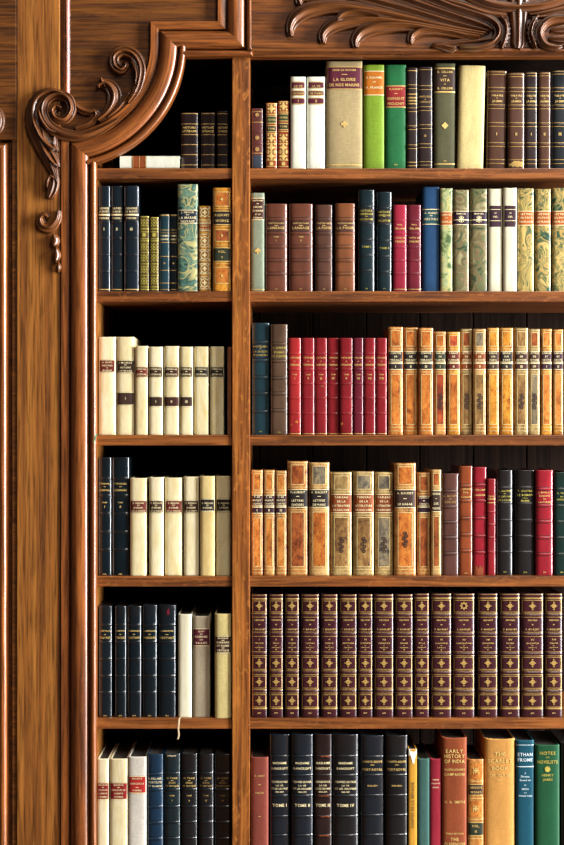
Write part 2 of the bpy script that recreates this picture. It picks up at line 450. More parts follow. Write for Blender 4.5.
        for (kind, py, r) in orn:
            tgt = dk if kind in ('squiggle', 'rosette_dark') else g
            z = zl(py); R = r * S
            def fan(px_, pz_, fn, N=24):
                base = len(tgt.v); tgt.v.append(Vector(wrap(px_, z + pz_, .0009)))
                for i in range(N):
                    a = 2*math.pi*i/N; rr = fn(a)
                    xx = max(-hw*.97, min(hw*.97, px_ + rr*math.cos(a)))
                    tgt.v.append(Vector(wrap(xx, z + pz_ + rr*math.sin(a), .0009)))
                for i in range(N): tgt.f.append([base, base+1+i, base+1+(i+1) % N]); tgt.s.append(False)
            def ring(ro_, ri_, fn, N=28):
                base = len(tgt.v)
                for i in range(N):
                    a = 2*math.pi*i/N; q = fn(a)
                    for rr in (ro_, ri_):
                        xx = max(-hw*.96, min(hw*.96, rr*q*math.cos(a)))
                        tgt.v.append(Vector(wrap(xx, z + rr*q*math.sin(a), .0009)))
                for i in range(N):
                    j = (i+1) % N; tgt.f.append([base+2*i, base+2*j, base+2*j+1, base+2*i+1]); tgt.s.append(False)
            dia = lambda a: 1/(abs(math.cos(a)) + abs(math.sin(a)))
            if kind == 'fleur':
                fan(0, 0, lambda a: R*(0.66 + 0.14*math.cos(4*a) + 0.14*math.cos(8*a) + .06*math.cos(12*a)), 56)
                fan(0, R*.86, lambda a: R*.3*dia(a)); fan(0, -R*.86, lambda a: R*.3*dia(a))
            elif kind == 'diamond': fan(0, 0, lambda a: R*dia(a)); 
            elif kind == 'dot': fan(0, 0, lambda a: R, 12)
            elif kind == 'lily':
                fan(0, R*.25, lambda a: R*.62*dia(a)*(1 if True else 1)); fan(-R*.5, 0, lambda a: R*.34); fan(R*.5, 0, lambda a: R*.34); fan(0, -R*.6, lambda a: R*.3)
            elif kind == 'lozenge':
                ring(R, R*.72, dia); fan(0, 0, lambda a: R*.34*dia(a))
                for sx in (-1, 1):
                    for sz in (-1, 1): fan(sx*R*.78, sz*R*.78, lambda a: R*.2, 10)
            elif kind == 'cross':
                fan(0, 0, lambda a: R*(0.5 + 0.5*abs(math.cos(2*a))**3), 40)
                for sx in (-1, 1):
                    for sz in (-1, 1): fan(sx*R*.75, sz*R*.75, lambda a: R*.24, 10)
            elif kind == 'wreath': ring(R, R*.5, lambda a: 1 + .18*math.cos(8*a), 48)
            elif kind == 'ringflower':
                ring(R, R*.78, lambda a: 1 + .08*math.cos(8*a)); fan(0, 0, lambda a: R*(.42 + .16*math.cos(4*a)), 32)
                for sx in (-1, 1):
                    for sz in (-1, 1): fan(sx*R*.9, sz*R*.9, lambda a: R*.2, 10)
            elif kind in ('squiggle', 'rosette_dark'):
                for q, (ox, oz) in enumerate(((0, .8), (.18, .45), (-.14, .1), (.16, -.3), (-.1, -.6), (.05, -.9))):
                    ring2 = R*.24
                    base = len(tgt.v); N = 14
                    for i in range(N):
                        a = 2*math.pi*i/N
                        for rr in (ring2, ring2*.45):
                            tgt.v.append(Vector(wrap(ox*R + rr*math.cos(a), z + oz*R + rr*math.sin(a), .0009)))
                    for i in range(N):
                        j = (i+1) % N; tgt.f.append([base+2*i, base+2*j, base+2*j+1, base+2*i+1]); tgt.s.append(False)
        if g.v: g.build('gilt_tooling', M[gilt], root)
        if dk.v: dk.build('stamped_ornament', M['dark_tool'], root)
    for (pa, pb_, mm, fa, fb) in worn:             # scuffs with a ragged outline
        q = MB(); za, zb = zl(pb_), zl(pa); nn = 8; lo_, hi_ = [], []
        for i in range(nn + 1):
            x = hw * (fa + (fb - fa) * i / nn); e = (zb - za) * .3
            off = .0006 + band_off((za + zb) / 2)
            lo_.append(wrap(x, za + (random.uniform(0, e) if za > .002 else 0), off)); hi_.append(wrap(x, zb - random.uniform(0, e * 1.6), off))
        q.grid([lo_, hi_], True); q.build('worn_patch', M[mm], root)
    if torn:
        q = MB(); zt = H
        pts = [(-hw*.96, zt - .014), (-hw*.5, zt - .012), (-hw*.1, zt - .026), (hw*.35, zt - .03), (hw*.55, zt - .018), (hw*.97, zt - .008), (hw*.97, zt + .0002), (-hw*.96, zt + .0002)]
        q.poly([wrap(x, z, .0006) for x, z in pts]); q.build('torn_paper', M['torn'], root)
    if ribbon:
        rm, pts = ribbon
        q = MB(); rw = 0.0016
        q.grid([[(x - rw - cx, y - ys, z - z0), (x - cx, y - ys - .0003, z - z0), (x + rw - cx, y - ys, z - z0)] for x, y, z in pts], True)
        q.build('ribbon_marker', M[rm], root)
    return root

def dbl(*ys):                       # gilt double rules either side of a raised band
    out = []
    for y in ys: out += [y - 1.9, y + 1.9]
    return out
NUM = ['I', 'II', 'III', 'IV', 'V', 'VI', 'VII', 'VIII', 'IX', 'X', 'XI', 'XII', 'XIII', 'XIV', 'XV', 'XVI']
ORD = ['leftmost', 'second from left', 'third from left', 'fourth from left', 'fifth from left', 'sixth from left', 'seventh from left', 'eighth from left',
       'ninth from left', 'tenth from left', 'eleventh from left', 'twelfth from left', 'thirteenth from left', 'fourteenth from left', 'fifteenth from left', 'rightmost']

# ---- top shelf, left bay
def lying_book():
    """the white book lying flat, spine to the front"""
    ys = .004; y = ys + .003
    xa, xb = PX(120, y), PX(179.6, y); z0 = ZS[0]; h = PZ(156, y) - z0
    root = empty('book', ((xa + xb)/2, ys, z0 + .0002), 'white vellum book lying flat on its side under the curved moulding', 'book', 'books on the top shelf of the left bay')
    hw = (xb - xa)/2; b = .005; n = 2.6; mb = MB(); rows = []
    for X in (-hw, -hw + .0015, hw - .0015, hw):
        r = []
        for i in range(15):
            th = -math.pi/2 + math.pi*i/14; s_, c_ = math.sin(th), math.cos(th)
            t = math.copysign(abs(s_)**(2/n), s_); d = 1 - abs(c_)**(2/n)
            r.append((X, d*b, h/2 + t*h/2))
        rows.append(r)
    mb.grid(rows, True)
    for r, fl in ((rows[0], 0), (rows[-1], 1)):
        pts = r + [(r[0][0], b + .001, h), (r[0][0], b + .001, 0)]
        mb.poly(pts[::-1] if fl else pts)
    for za, zb in ((0, .0022), (h - .0022, h)): mb.box(-hw, hw, b, .135, za, zb, .0004)
    mb.build('cover', M['white_vellum'], root)
    q = MB(); q.box(-hw + .003, hw - .003, b + .0005, .132, .0023, h - .0023); q.build('page_block', M['pages'], root)
    def strip(xa_, xb_, mm, nm, par, off=.0005):
        g = MB(); rr = []
        for X in (xa_, xb_):
            r = []
            for i in range(13):
                t = -0.96 + 1.92*i/12
                r.append((X, b*(1 - (1 - abs(t)**n)**(1/n)) - off, h/2 + t*h/2))
            rr.append(r)
        g.grid(rr, True); return g.build(nm, M[mm], par)
    lx = lambda p: PX(p, y) - (xa + xb)/2
    lb = strip(lx(132.5), lx(146.5), 'l_rust', 'title_label', root)
    g = MB()
    for p in (133.2, 139.6, 145.8):
        rr = []
        for X in (lx(p) - .0004, lx(p) + .0004):
            rr.append([(X, b*(1 - (1 - abs(t)**n)**(1/n)) - .0009, h/2 + t*h/2) for t in [(-.93 + 1.86*i/10) for i in range(11)]])
        g.grid(rr, True)
    g.build('gilt_tooling', M['gilt'], lb)
    last_right[(1, 'L')] = xb
lying_book()
db = [124.8, 135.2, 145, 155]
for i, (a, c, t, lab) in enumerate([(181, 198.2, 113, 'widest of three black-brown gilt-ruled books beside the white book lying flat'),
                             (200.8, 215, 112.4, 'middle one of three black-brown gilt-ruled books on the left top shelf'),
                             (217.2, 228.6, 111, 'narrowest of three black-brown gilt-ruled books, next to the oak divider')]):
    B(1, 'L', a, c, t, 'black_brown', lab, bands=[], lines=[114, 124.4, 135, 145, 155, 165.3], txt=[('HISTOIRE', 128, 2.2), ('DE FRANCE' if i else 'LITTERAIRE', 131.6, 2.4)], gilt='gilt_dull', tgilt='gilt', ys=.02)
# ---- top shelf, right bay
B(1, 'R', 251.5, 263, 108.5, 'dark_red_spine', 'small worn dark red book with a blue-grey foot, leftmost on the right top shelf',
  blocks=[(155.5, 168, 'slate')], bands=[121, 132, 144], lines=[112, 122.5, 153.5], orn=[('dot', 115.2, 1.9), ('dot', 138, 2.2), ('dot', 149.5, 2.2)], gilt='gilt_dull')
for a, c, t, dy, lab in [(266, 277, 103, 0, 'small red-gold patterned book with green labels, beside the small dark red book'), (278, 289, 101, -2.2, 'small red and gold patterned book with green labels, next to the white books')]:
    B(1, 'R', a, c, t, 'red_gilt', lab, labs=[(116 + dy, 124 + dy, 'l_green', [('OEUVRES', 120 + dy, 2)], .9), (125.5 + dy, 132.5 + dy, 'l_dark_green', [('TOME', 129 + dy, 2)], .9)],
      lines=[t + 1.2, 114.6 + dy, 133.8 + dy, 143.8, 152.2, 160.4, 166.6], orn=[('cross', 109 + dy, 4.2), ('cross', 138.6, 4.2), ('cross', 147.8, 4.2), ('cross', 156.4, 4.2), ('dot', 164, 2)], gilt='gilt')
for a, c, k, lab in [(290.5, 306, 'I', 'white book with maroon title bands, left one of the white pair'), (307, 325.2, 'II', 'white book with maroon title bands, right one of the pair, beside the broad linen book')]:
    B(1, 'R', a, c, 77, 'white_vellum', lab, labs=[(82, 89.2, 'l_maroon', [('LA VIE', 86.5, 2)], .88), (90.8, 96.4, 'l_maroon', [('DE PARIS', 93.8, 2.2)], .88), (98, 105, 'l_maroon', [(k, 101.5, 3)], .88)], lines=[], bulge=.006)
B(1, 'R', 326.2, 362.4, 61.6, 'linen', 'broad beige linen book with a maroon title block and small gold flower', labs=[(67, 90, 'l_maroon', [('HENRI DE REGNIER', 70.6, 2), ('-', 75, 1), ('LA GLOIRE', 80, 3.2), ('DE NOS MARINS', 85.4, 3.2)], .985)],
  lines=[(165.2, 1.4)], orn=[('lily', 124.6, 4)], bulge=.006, headcap=.0006)
B(1, 'R', 363.6, 384.4, 65, 'lime', 'lime green cloth book with an orange title label', labs=[(71.2, 96, 'l_orange', [('G. DUHAMEL', 78, 2.2), ('-', 82.5, 1), ('A. FRANCE', 88, 2.4)], .96)], bulge=.006, tgilt='gilt_pale')
B(1, 'R', 385, 406.4, 65, 'green', 'bright green cloth book with a red title label', labs=[(86, 108, 'l_red', [('FLAUBERT', 89.6, 2), ('-', 94, 1), ('BOUVARD ET', 99, 2.8), ('PECUCHET', 104.2, 2.6)], .93)], bulge=.006, txt=[('1932', 165, 1.4)])
B(1, 'R', 407, 417.2, 67.6, 'black_brown', 'narrow black-brown book with many gold rules, beside the bright green book', bands=[87, 110, 128, 147], lines=[(q, .5) for q in dbl(87, 110, 128, 147)] + [71, (94.5, 1.2), (98, 1.4), (101, 1.4), (104, 1.2), 162.5, 166], gilt='gilt_antique')
B(1, 'R', 417.6, 432.4, 67, 'black_brown', 'black-brown book numbered III between the narrow gold-ruled book and the olive book', bands=[88, 109, 127, 146], lines=[(q, .5) for q in dbl(88, 109, 127, 146) + [70, 162, 165.5]], txt=[('MADELEINE', 97, 2), ('DE', 99.8, 1), ('CONDORCET', 102.4, 2), ('III', 136.2, 2.6)], gilt='gilt_dull')
B(1, 'R', 434, 455.4, 63.6, 'olive', 'dark olive book with a brown title block and gold diamond ornament', labs=[(68, 93, 'l_brown', [('B. CELLINI', 72.4, 2.4), ('-', 76.4, 1), ('VITA', 80.6, 3), ('DI', 84.6, 1.4), ('B. CELLINI', 88.8, 2.4)], .97)], lines=[(68.8, 1.4), (92.4, 1.4), (164.4, 1.2)], txt=[('1911', 161.4, 1.6)], orn=[('diamond', 126, 3.6)], bulge=.006)
B(1, 'R', 457, 483.2, 66, 'woven', 'wide untitled cream book in woven fabric, tilting slightly right', lean=2.4, bulge=.006)
last_right[(1, 'R')] = PX(484.8, .02)
for a, c, t, mm, k, ln, g, lab in [(486, 505.6, 71, 'dark_brown', 'I', 1.4, 'gilt', 'brown gold-banded book numbered I, touching the untitled cream fabric book'), (507.4, 524.4, 73, 'dark_brown', 'II', 0, 'gilt', 'brown gold-banded book numbered II with a bright gold foot'),
                       (525, 537, 72, 'black_brown', 'I', 0, 'gilt', 'narrow dark gold-banded book, left one of the slim pair near the right edge'), (538.2, 550.4, 72, 'dark_brown', 'II', 0, 'gilt', 'narrow dark brown gold-banded book, right one of the slim pair near the right edge'),
                       (551.2, 568, 70.4, 'black_blue', 'III', 0, 'gilt_dull', 'blue-black gold-banded book cut by the right edge of the top shelf')]:
    B(1, 'R', a, c, t, mm, lab, bands=[90, 107.3, 125, 145], lines=[(q, .5) for q in [t + 1.6, t + 4.2] + dbl(90, 107.3, 125, 145) + [160, 164]], txt=[('THEATRE', 96.2, 1.9), ('DE', 98.8, 1), ('JASMIN', 101.8, 2.2), (k, 134.4, 3.2)], gilt='gilt_antique', tgilt='gilt', lean=ln, worn=[(161, 168.2, 'gilt_antique', -.85, .85)] if c == 524.4 else ())
# ---- second shelf, left bay
for a, c, k, lab in [(98, 110.2, 'I', 'dark blue leather book numbered I at the left wall of the second shelf'), (111.2, 122.8, 'II', 'dark blue leather book numbered II, middle of the blue three'), (124, 139, 'III', 'dark blue leather book numbered III, widest of the blue three')]:
    B(2, 'L', a, c, 186, 'navy', lab, bands=[222, 238.5, 255, 271.5], labs=[(206.5, 220.5, 'l_black', [('OEUVRES', 208.6, 2.2), ('DE MUSSET', 211.8, 2), ('_', 215, 1.6), ('POESIES', 218.4, 2)], .96, False)], txt=[(k, 229.3, 3)], lines=[(289.6, .9)], gilt='gilt', tgilt='gilt_pale')
for a, c, t, lab in [(139.6, 149, 216, 'small olive-gold book tooled with lozenges, beside the blue set'), (150, 158.6, 217, 'small olive-gold lozenge book, darker of the pair')]:
    B(2, 'L', a, c, t, 'gold_olive', lab, orn=[('lozenge', y, 3.8) for y in (223, 247, 258, 269.5, 281)] + [('dot', 235, 2)], lines=[t + 1, (229, 1), 232, 239, (241, 1), 252.5, 264, 275.5, 287, 289.5], gilt='gilt_old')
for a, c, lab in [(159.6, 169.4, 'small slate-blue gold-lined book, wider of the pair beside the marbled book'), (170, 177, 'small slate-blue gold-lined book, narrow one touching the marbled book')]:
    B(2, 'L', a, c, 214, 'ink_teal' if c < 170 else 'navy', lab, lines=[(215.4, 1.4), 230.2, (233, .6), 242.6, 256.6, 270.4, 283.2, (289.6, .9)], txt=[('POEMES', 236, 1.8), ('BARBARES', 239.4, 1.8)], orn=[('dot', 263.4, 1)], gilt='gilt_dull', tgilt='gilt_pale')
B(2, 'L', 177.4, 198, 184.4, 'green_marble', 'tall green marbled-paper book with a dark blue title label', labs=[(210, 224, 'l_navy', [('J. GIRAUD', 212.6, 2), ('-', 215.2, 1), ('LA MARNE', 218, 2.6), ('SAUVAGE', 221.6, 2.2)], .995)], bulge=.0065, tgilt='gilt_pale')
B(2, 'L', 198.6, 211, 206, 'gold_tan', 'ornate golden book stamped with ring flowers and an orange label', bands=[221.5, 233, 248.5, 262, 275.5], labs=[(223.4, 231.4, 'l_burnt', [('ESSAIS', 226, 2), ('MORAUX', 229.4, 2)], .94)], orn=[('ringflower', y, 4.6) for y in (212.6, 241, 255.2, 268.8, 283)], lines=[220.2, 222.6, 234.4, 247, 250, 260.6, 263.6, 274, 277, 289], gilt='gilt_pale')
B(2, 'L', 212.6, 231.6, 188, 'yellow_calf', 'orange calf book with dark and green labels, next to the oak divider', labs=[(211, 225.4, 'l_black', [("RUSKIN'S", 215.4, 2.6), ('WORKS', 221, 2.6)], .93), (247.6, 262, 'l_dark_green', [('VOL.', 252, 2.6), ('V', 257.6, 2.4)], .93)],
  panels=[(229.6, 242, 'brown_panel', .78), (267, 284, 'tan_panel', .78), (192, 207, 'tan_panel', .78)], frames=[(229.6, 242, .8), (267, 284, .8), (192, 207, .8)], lines=[(209, .5), (227, .5), (245.4, .5), (264, .5)], orn=[('dot', 235.8, 1.2), ('dot', 276, 1.2), ('dot', 199.6, 1.4)], bands=[], gilt='gilt', ys=.003)
# ---- second shelf, right bay
B(2, 'R', 251.2, 264.4, 193, 'grey_green', 'grey-green cloth book with a brown title block at the divider', labs=[(198, 220.4, 'l_choc', [('BERTRAND', 200.8, 1.6), ('-', 204, 1), ('LOUISE', 207.2, 2), ('DE VILMORIN', 211, 2), ('ET LE', 214.6, 1.6), ('ROMAN', 218, 1.8)], .96)], orn=[('lily', 251, 3.6)], lines=[(289.6, .8)], tgilt='gilt_pale')
bb = [219.6, 233.6, 247, 260.6, 274]
for a, c, t, mm, k, lab in [(265, 287.2, 204, 'red_brown', 'I', 'thick red-brown ribbed book numbered I beside the grey-green book'), (288.6, 313, 204, 'red_brown', 'II', 'widest red-brown ribbed book, numbered II'),
                        (315, 332.6, 205, 'umber', '', 'darkest brown ribbed book on the second shelf of the right bay'), (335, 355.2, 203.6, 'tan_brown', '', 'lighter tan-brown ribbed book left of the dark teal pair')]:
    B(2, 'R', a, c, t, mm, lab, bands=bb, blocks=[(221.6, 231.8, 'l_shadowband')], txt=[('GASTON PARIS', 223.6, 1.6), ('-', 225.8, 1), ('LANGAGE' if k else 'LA POESIE', 228.2, 2.6)] + ([('TOME', 237.2, 1.4), (k, 240.8, 2)] if k else []) + [('1903', 289.3, 1)], gilt='gilt')
for a, c, t, k, dy, lab in [(358, 374.6, 190, 'I', 0, 'tall dark teal leather book marked TOME I'), (376.6, 391.8, 192, 'II', 1.3, 'tall dark teal leather book marked TOME II, slightly shorter of the pair')]:
    B(2, 'R', a, c, t, 'teal_black', lab, bands=[207.4 + dy, 224 + dy, 240 + dy, 255.6 + dy, 271 + dy], labs=[(209 + dy, 222.6 + dy, 'l_black', [('HISTOIRE', 211 + dy, 2), ('GENERALE', 214.2 + dy, 2), ('-', 216.6, 1), ('DU COSTUME', 219.6 + dy, 2)], .95, False)], txt=[('TOME ' + k, 247 + dy, 2), ('1921', 288.8, 1.2)], gilt='gilt_old')
for a, c, mm, lab in [(392.8, 406.6, 'crimson', 'bright crimson ribbed book right of the dark teal pair'), (407.2, 421, 'wine', 'dark crimson ribbed book left of the tall blue cloth book')]:
    B(2, 'R', a, c, 205, mm, lab, bands=[221, 234, 247.6, 261, 274], txt=[('PAUL', 225, 1.6), ('VERLAINE', 228.8, 2), ('CHOIX DE', 238, 1.6), ('POESIES', 241.8, 2)], lines=[(289.4, .6)], gilt='gilt')
B(2, 'R', 422.2, 439.6, 187, 'blue', 'tall blue cloth book with a narrow teal title band', labs=[(209.2, 225, 'l_teal', [('A. SUARES', 213.4, 2), ('-', 216, 1), ('VERS ITALIE', 219.4, 2.4)], .985)], bulge=.006, tgilt='gilt_pale', headcap=.0006)
B(2, 'R', 440.2, 452.6, 188.4, 'sage_marble', 'narrow sage green marbled book with an orange label', labs=[(211.6, 226, 'l_burnt', [('CONTES', 215, 2), ('ET', 218.4, 1.4), ('NOUVELLES', 222, 2)], .98)], tgilt='gilt_pale', headcap=.0008)
for a, c, t, lab in [(453.2, 469, 190, 'olive-brown marbled book with a purple label, left one of two'), (470, 487.4, 189, 'olive-brown marbled book with a purple label, beside the cream pair')]:
    B(2, 'R', a, c, t, 'olive_marble', lab, labs=[(211, 225.4, 'l_plum', [('MARCEL', 214, 1.8), ('-', 216.6, 1), ('_', 220.2, .8), ('VI', 222.6, 1.4)], .985)], orn=[('cross', 219.6, 2.6)], tgilt='gilt_pale', gilt='gilt_pale', headcap=.0008)
for a, c, t, lab in [(488.2, 502.2, 189, 'cream vellum book with a purple label, left one of the slender pair'), (503.2, 517, 188, 'cream vellum book with a purple label, beside the yellow marbled books')]:
    B(2, 'R', a, c, t, 'pale', lab, labs=[(206, 227, 'l_purple', [('_', 209.8, .5), ('LE', 213.2, 1.6), ('CIEL', 217, 1.8), ('_', 221, .5)], .86, False)], tgilt='gilt_pale', headcap=.0006)
for a, c, t, lab in [(517.8, 534, 188.4, 'yellow-green marbled book with an orange label, beside the cream vellum pair'), (535, 551, 189, 'yellow and green marbled book with an orange label, middle one of the marbled three'), (552, 568, 188, 'yellow and green marbled book with an orange label, cut by the right edge')]:
    B(2, 'R', a, c, t, 'gold_marble', lab, labs=[(211, 226, 'l_burnt', [('LETTRES', 214.4, 2), ('DU PAYS', 218, 2), ('DE FRANCE', 222, 2)], .985)], tgilt='gilt_pale', headcap=.0006)
# ---- third shelf, left bay
zr = ZS[2]
B(3, 'L', 98.4, 116.4, 337, 'ivory', 'tall cream vellum book with one red label at the left wall', labs=[(359.6, 372.6, 'l_redbrown', [('A. HUGO', 362.4, 1.8), ('OEUVRES', 365.6, 1.8), ('DE', 368, 1.2), ('JEUNESSE', 370.4, 1.6)], .84)], tgilt='gilt_pale', ys=.012,
  ribbon=('ribbon_green', [(PX(99), .013, zr + .0012), (PX(98.9), .004, zr + .0014), (PX(98.4), -.006, zr + .0018), (PX(97.2), -.0145, zr + .0008), (PX(96.2), -.0158, zr - .006), (PX(95.2), -.0162, zr - .013)]))
B(3, 'L', 117, 134.4, 337, 'cream', 'tall cream vellum book with two dark brown labels, its right board showing', labs=[(360, 373.4, 'l_brown', [('J. MICHELET', 362.8, 1.8), ('-', 365, 1), ('HISTOIRE', 367.6, 1.8), ('LITTERAIRE', 371, 1.8)], .96), (392, 405.6, 'l_brown', [('I', 398.4, 2.6)], .96)], tgilt='gilt_pale', ys=.012)
for a, c, t, lm, two, lab in [(135.2, 148, 346, 'l_redbrown', '', 'short cream vellum book with one red-brown label, beside the tall cream pair'), (149, 163, 346.8, 'l_brown', 'I', 'short cream vellum book with two brown labels numbered I'), (164, 179.2, 346.2, 'l_choc', 'II', 'widest short cream vellum book with two labels, numbered II'),
                      (180, 193, 346.8, 'l_brown', 'III', 'short cream vellum book with two labels numbered III'), (194.2, 208.6, 346.6, 'l_black', '', 'cream vellum book with a single black label, right of the two-label volumes'), (210, 224, 346.6, 'l_black', '', 'cream book with a single black label, beside the thin brown book')]:
    B(3, 'L', a, c, t, 'cream' if a == 210 else ('ivory' if a == 149 else 'cream'), lab, labs=[(366.4, 377.8, lm, [('STENDHAL', 369.2, 1.8), ('-', 371.6, 1), ('JOURNAL', 374.4, 2)], .93)] + ([(396.2, 407, lm, [(two, 401.6, 2.8)], .95)] if two else []), tgilt='gilt_pale', bulge=.005)
B(3, 'L', 227.4, 231.6, 347, 'tan_brown', 'thin brown book squeezed against the oak divider', ys=.003)
# ---- third shelf, right bay
B(3, 'R', 251.6, 269.6, 323, 'ink_teal', 'tall dark teal ribbed book at the divider, third shelf', bands=[342.4, 360.4, 377.4, 393.6, 411.4], labs=[(344.4, 358.4, 'l_navy', [('MAETERLINCK', 346.6, 1.8), ('DE', 349, 1), ('LA SAGESSE', 351.6, 2), ('ET LA DESTINEE', 355.2, 2)], .95, False)], txt=[('1926', 431.4, 1.2)], gilt='gilt_old')
B(3, 'R', 270.6, 287.6, 324.4, 'taupe', 'tall brown ribbed book between the dark teal book and the red set', bands=[344, 361, 378, 393.6, 410.4], txt=[('A. SAMAIN', 347.8, 2), ('POEMES', 352.4, 2), ('ET CONTES', 356.4, 2), ('1926', 432.2, 1.2)], gilt='gilt_old', lean=0)
reds = [(288.4, 301), (302, 314.4), (315, 327), (327.7, 338.8), (339.6, 352.8), (353.2, 363.2), (363.8, 375.3), (376, 386.8)]
for i, (a, c) in enumerate(reds):
    B(3, 'R', a, c, 338, 'red_purple' if i in (5,) else ('oxblood' if i == 0 else 'red'), ('red ribbed book numbered %s, ' % NUM[i]) + ('leftmost of the red eight, its foot scuffed' if i == 0 else 'the darker purplish one of the red eight' if i == 5 else 'rightmost of the red eight, beside the tan calf books' if i == 7 else ORD[i] + ' of the red eight'),
      bands=[354, 369.6, 384, 398.2, 413.6], txt=[('VOYAGES', 357.8, 1.8), ('DE', 361.4, 1), ('REGNARD', 364.8, 2), ('TOME', 374.6, 1.3), (NUM[i], 378.4, 2.4)], lines=[(433.6, .6)], gilt='gilt', worn=[(419.6, 423.4, 'tan_calf', .1, .5), (424, 425.6, 'tan_calf', -.7, -.4)] if i == 0 else [(384.4, 387.6, 'rust', -.1, .5)] if i == 2 else [(421.4, 425.8, 'tan_calf', -.8, -.55)] if i == 4 else ())
def calfbook(row, a, c, t, base, lab, lm, pn=None, ptop=None, orn=None, title=(), ly=(351, 370), foot=None, g='gilt_cream', ends=432.5, split=True):
    l0, l1 = ly; kk = (l1 - l0) / 19.0
    wide = 0.62
    tx = list(title)
    labs = [(l0, l0 + 11.7*kk, lm, [(s, l0 + (2.2 + 3.4*i)*kk, 1.9) for i, s in enumerate(tx[:3])], .93), (l0 + 12*kk, l1, lm, [(tx[3], l0 + 15.6*kk, 2.6)] if len(tx) > 3 else [], .93)] if split else [(l0, l1, lm, [(s, l0 + (l1 - l0)*(i + .75)/(len(tx) + .5), 2.2) for i, s in enumerate(tx)], .95)]
    B(row, 'R', a, c, t, base, lab, labs=labs, panels=[(t + 4, l0 - 5, ptop or pn or base, .63), (l1 + 4.6, ends - 8.4, pn or base, .63)],
      frames=[(t + 3.4, l0 - 4.4, .66, .6), (l1 + 4, ends - 7.8, .66, .6)], lines=[(q, .5) for q in (t + 1.4, l0 - 2, l1 + 2, ends - 5.2, ends - 1.6)],
      orn=[(orn, l1 + 31*kk*1.0, 7.5)] if orn else [], gilt=g, tgilt='gilt_pale')
TC = [(388, 403, 327, 'tan_calf', 'tan calf book with a black label, beside the red set', 'l_black', 'tan_panel', None, None, ('CONTES', 'DE', 'PERRAULT', 'I')),
 (403.3, 417.8, 327.6, 'tan_calf', 'tan calf book with a black label, second from the red set', 'l_black', 'tan_panel', None, None, ('CONTES', 'DE', 'PERRAULT', 'II')),
 (418.3, 433.2, 328, 'tan_calf', 'tan calf book with a black label, widest and third from the red set', 'l_black', 'tan_panel', None, None, ('CONTES', 'DE', 'PERRAULT', 'III')),
 (434, 446, 331.6, 'pale_calf', 'shorter tan calf book with a red inlay, black label and dark stamp', 'l_dark_green', 'red_panel', 'tan_panel', 'squiggle', ('FABLES', 'DE', 'FLORIAN', 'I')),
 (446.8, 460, 332, 'yellow_calf', 'shorter golden calf book with a dark red label and red top panel', 'l_redbrown', 'tan_panel', 'red_panel', None, ('FABLES', 'DE', 'FLORIAN', 'II')),
 (460.4, 472.2, 329, 'olive_calf', 'olive calf book with a rust label, left one of the stamped olive pair', 'l_rust', 'olive_panel', 'brown_panel', 'squiggle', ('LETTRES', 'DE', 'SEVIGNE', 'I')),
 (473, 486, 329, 'cream_calf', 'pale olive calf book with a rust label and dark top panel', 'l_rust', 'olive_panel', 'grey_panel', 'squiggle', ('LETTRES', 'DE', 'SEVIGNE', 'II')),
 (486.8, 499, 328, 'yellow_calf', 'yellow calf book with a faded brown label, left one of the plain yellow pair', 'l_brown', 'yellow_calf', None, None, ('ESSAIS', 'SUR', 'PARIS', 'I')),
 (499.4, 513.2, 328, 'yellow_calf', 'yellow calf book with a dark brown label, right one of the plain yellow pair', 'l_black', 'yellow_calf', None, None, ('ESSAIS', 'SUR', 'PARIS', 'II')),
 (514.2, 528.2, 328, 'olive_calf', 'wider greyish olive calf book with a chestnut label and dark stamp', 'l_choc', 'olive_panel', 'olive_panel', 'squiggle', ('LETTRES', 'DE', 'SEVIGNE', 'III')),
 (528.6, 539.8, 329, 'olive_calf', 'narrow dark olive calf book with a chestnut label, recessed in shade', 'l_choc', 'grey_panel', 'brown_panel', 'squiggle', ('LETTRES', 'DE', 'SEVIGNE', 'IV')),
 (540.6, 552, 329, 'yellow_calf', 'spotted yellow calf book with a purple label, second from the right edge', 'l_purple', 'tan_calf', None, None, ('ROMANS', 'ET', 'RECITS', 'I')),
 (552.6, 563.2, 329.4, 'yellow_calf', 'spotted yellow calf book with a purple label, at the right edge of the third shelf', 'l_purple', 'tan_calf', None, None, ('ROMANS', 'ET', 'RECITS', 'II'))]
for a, c, t, bs, lab, lm, pn, pt, og, ti in TC: calfbook(3, a, c, t, bs, lab, lm, pn, pt, og, ti)
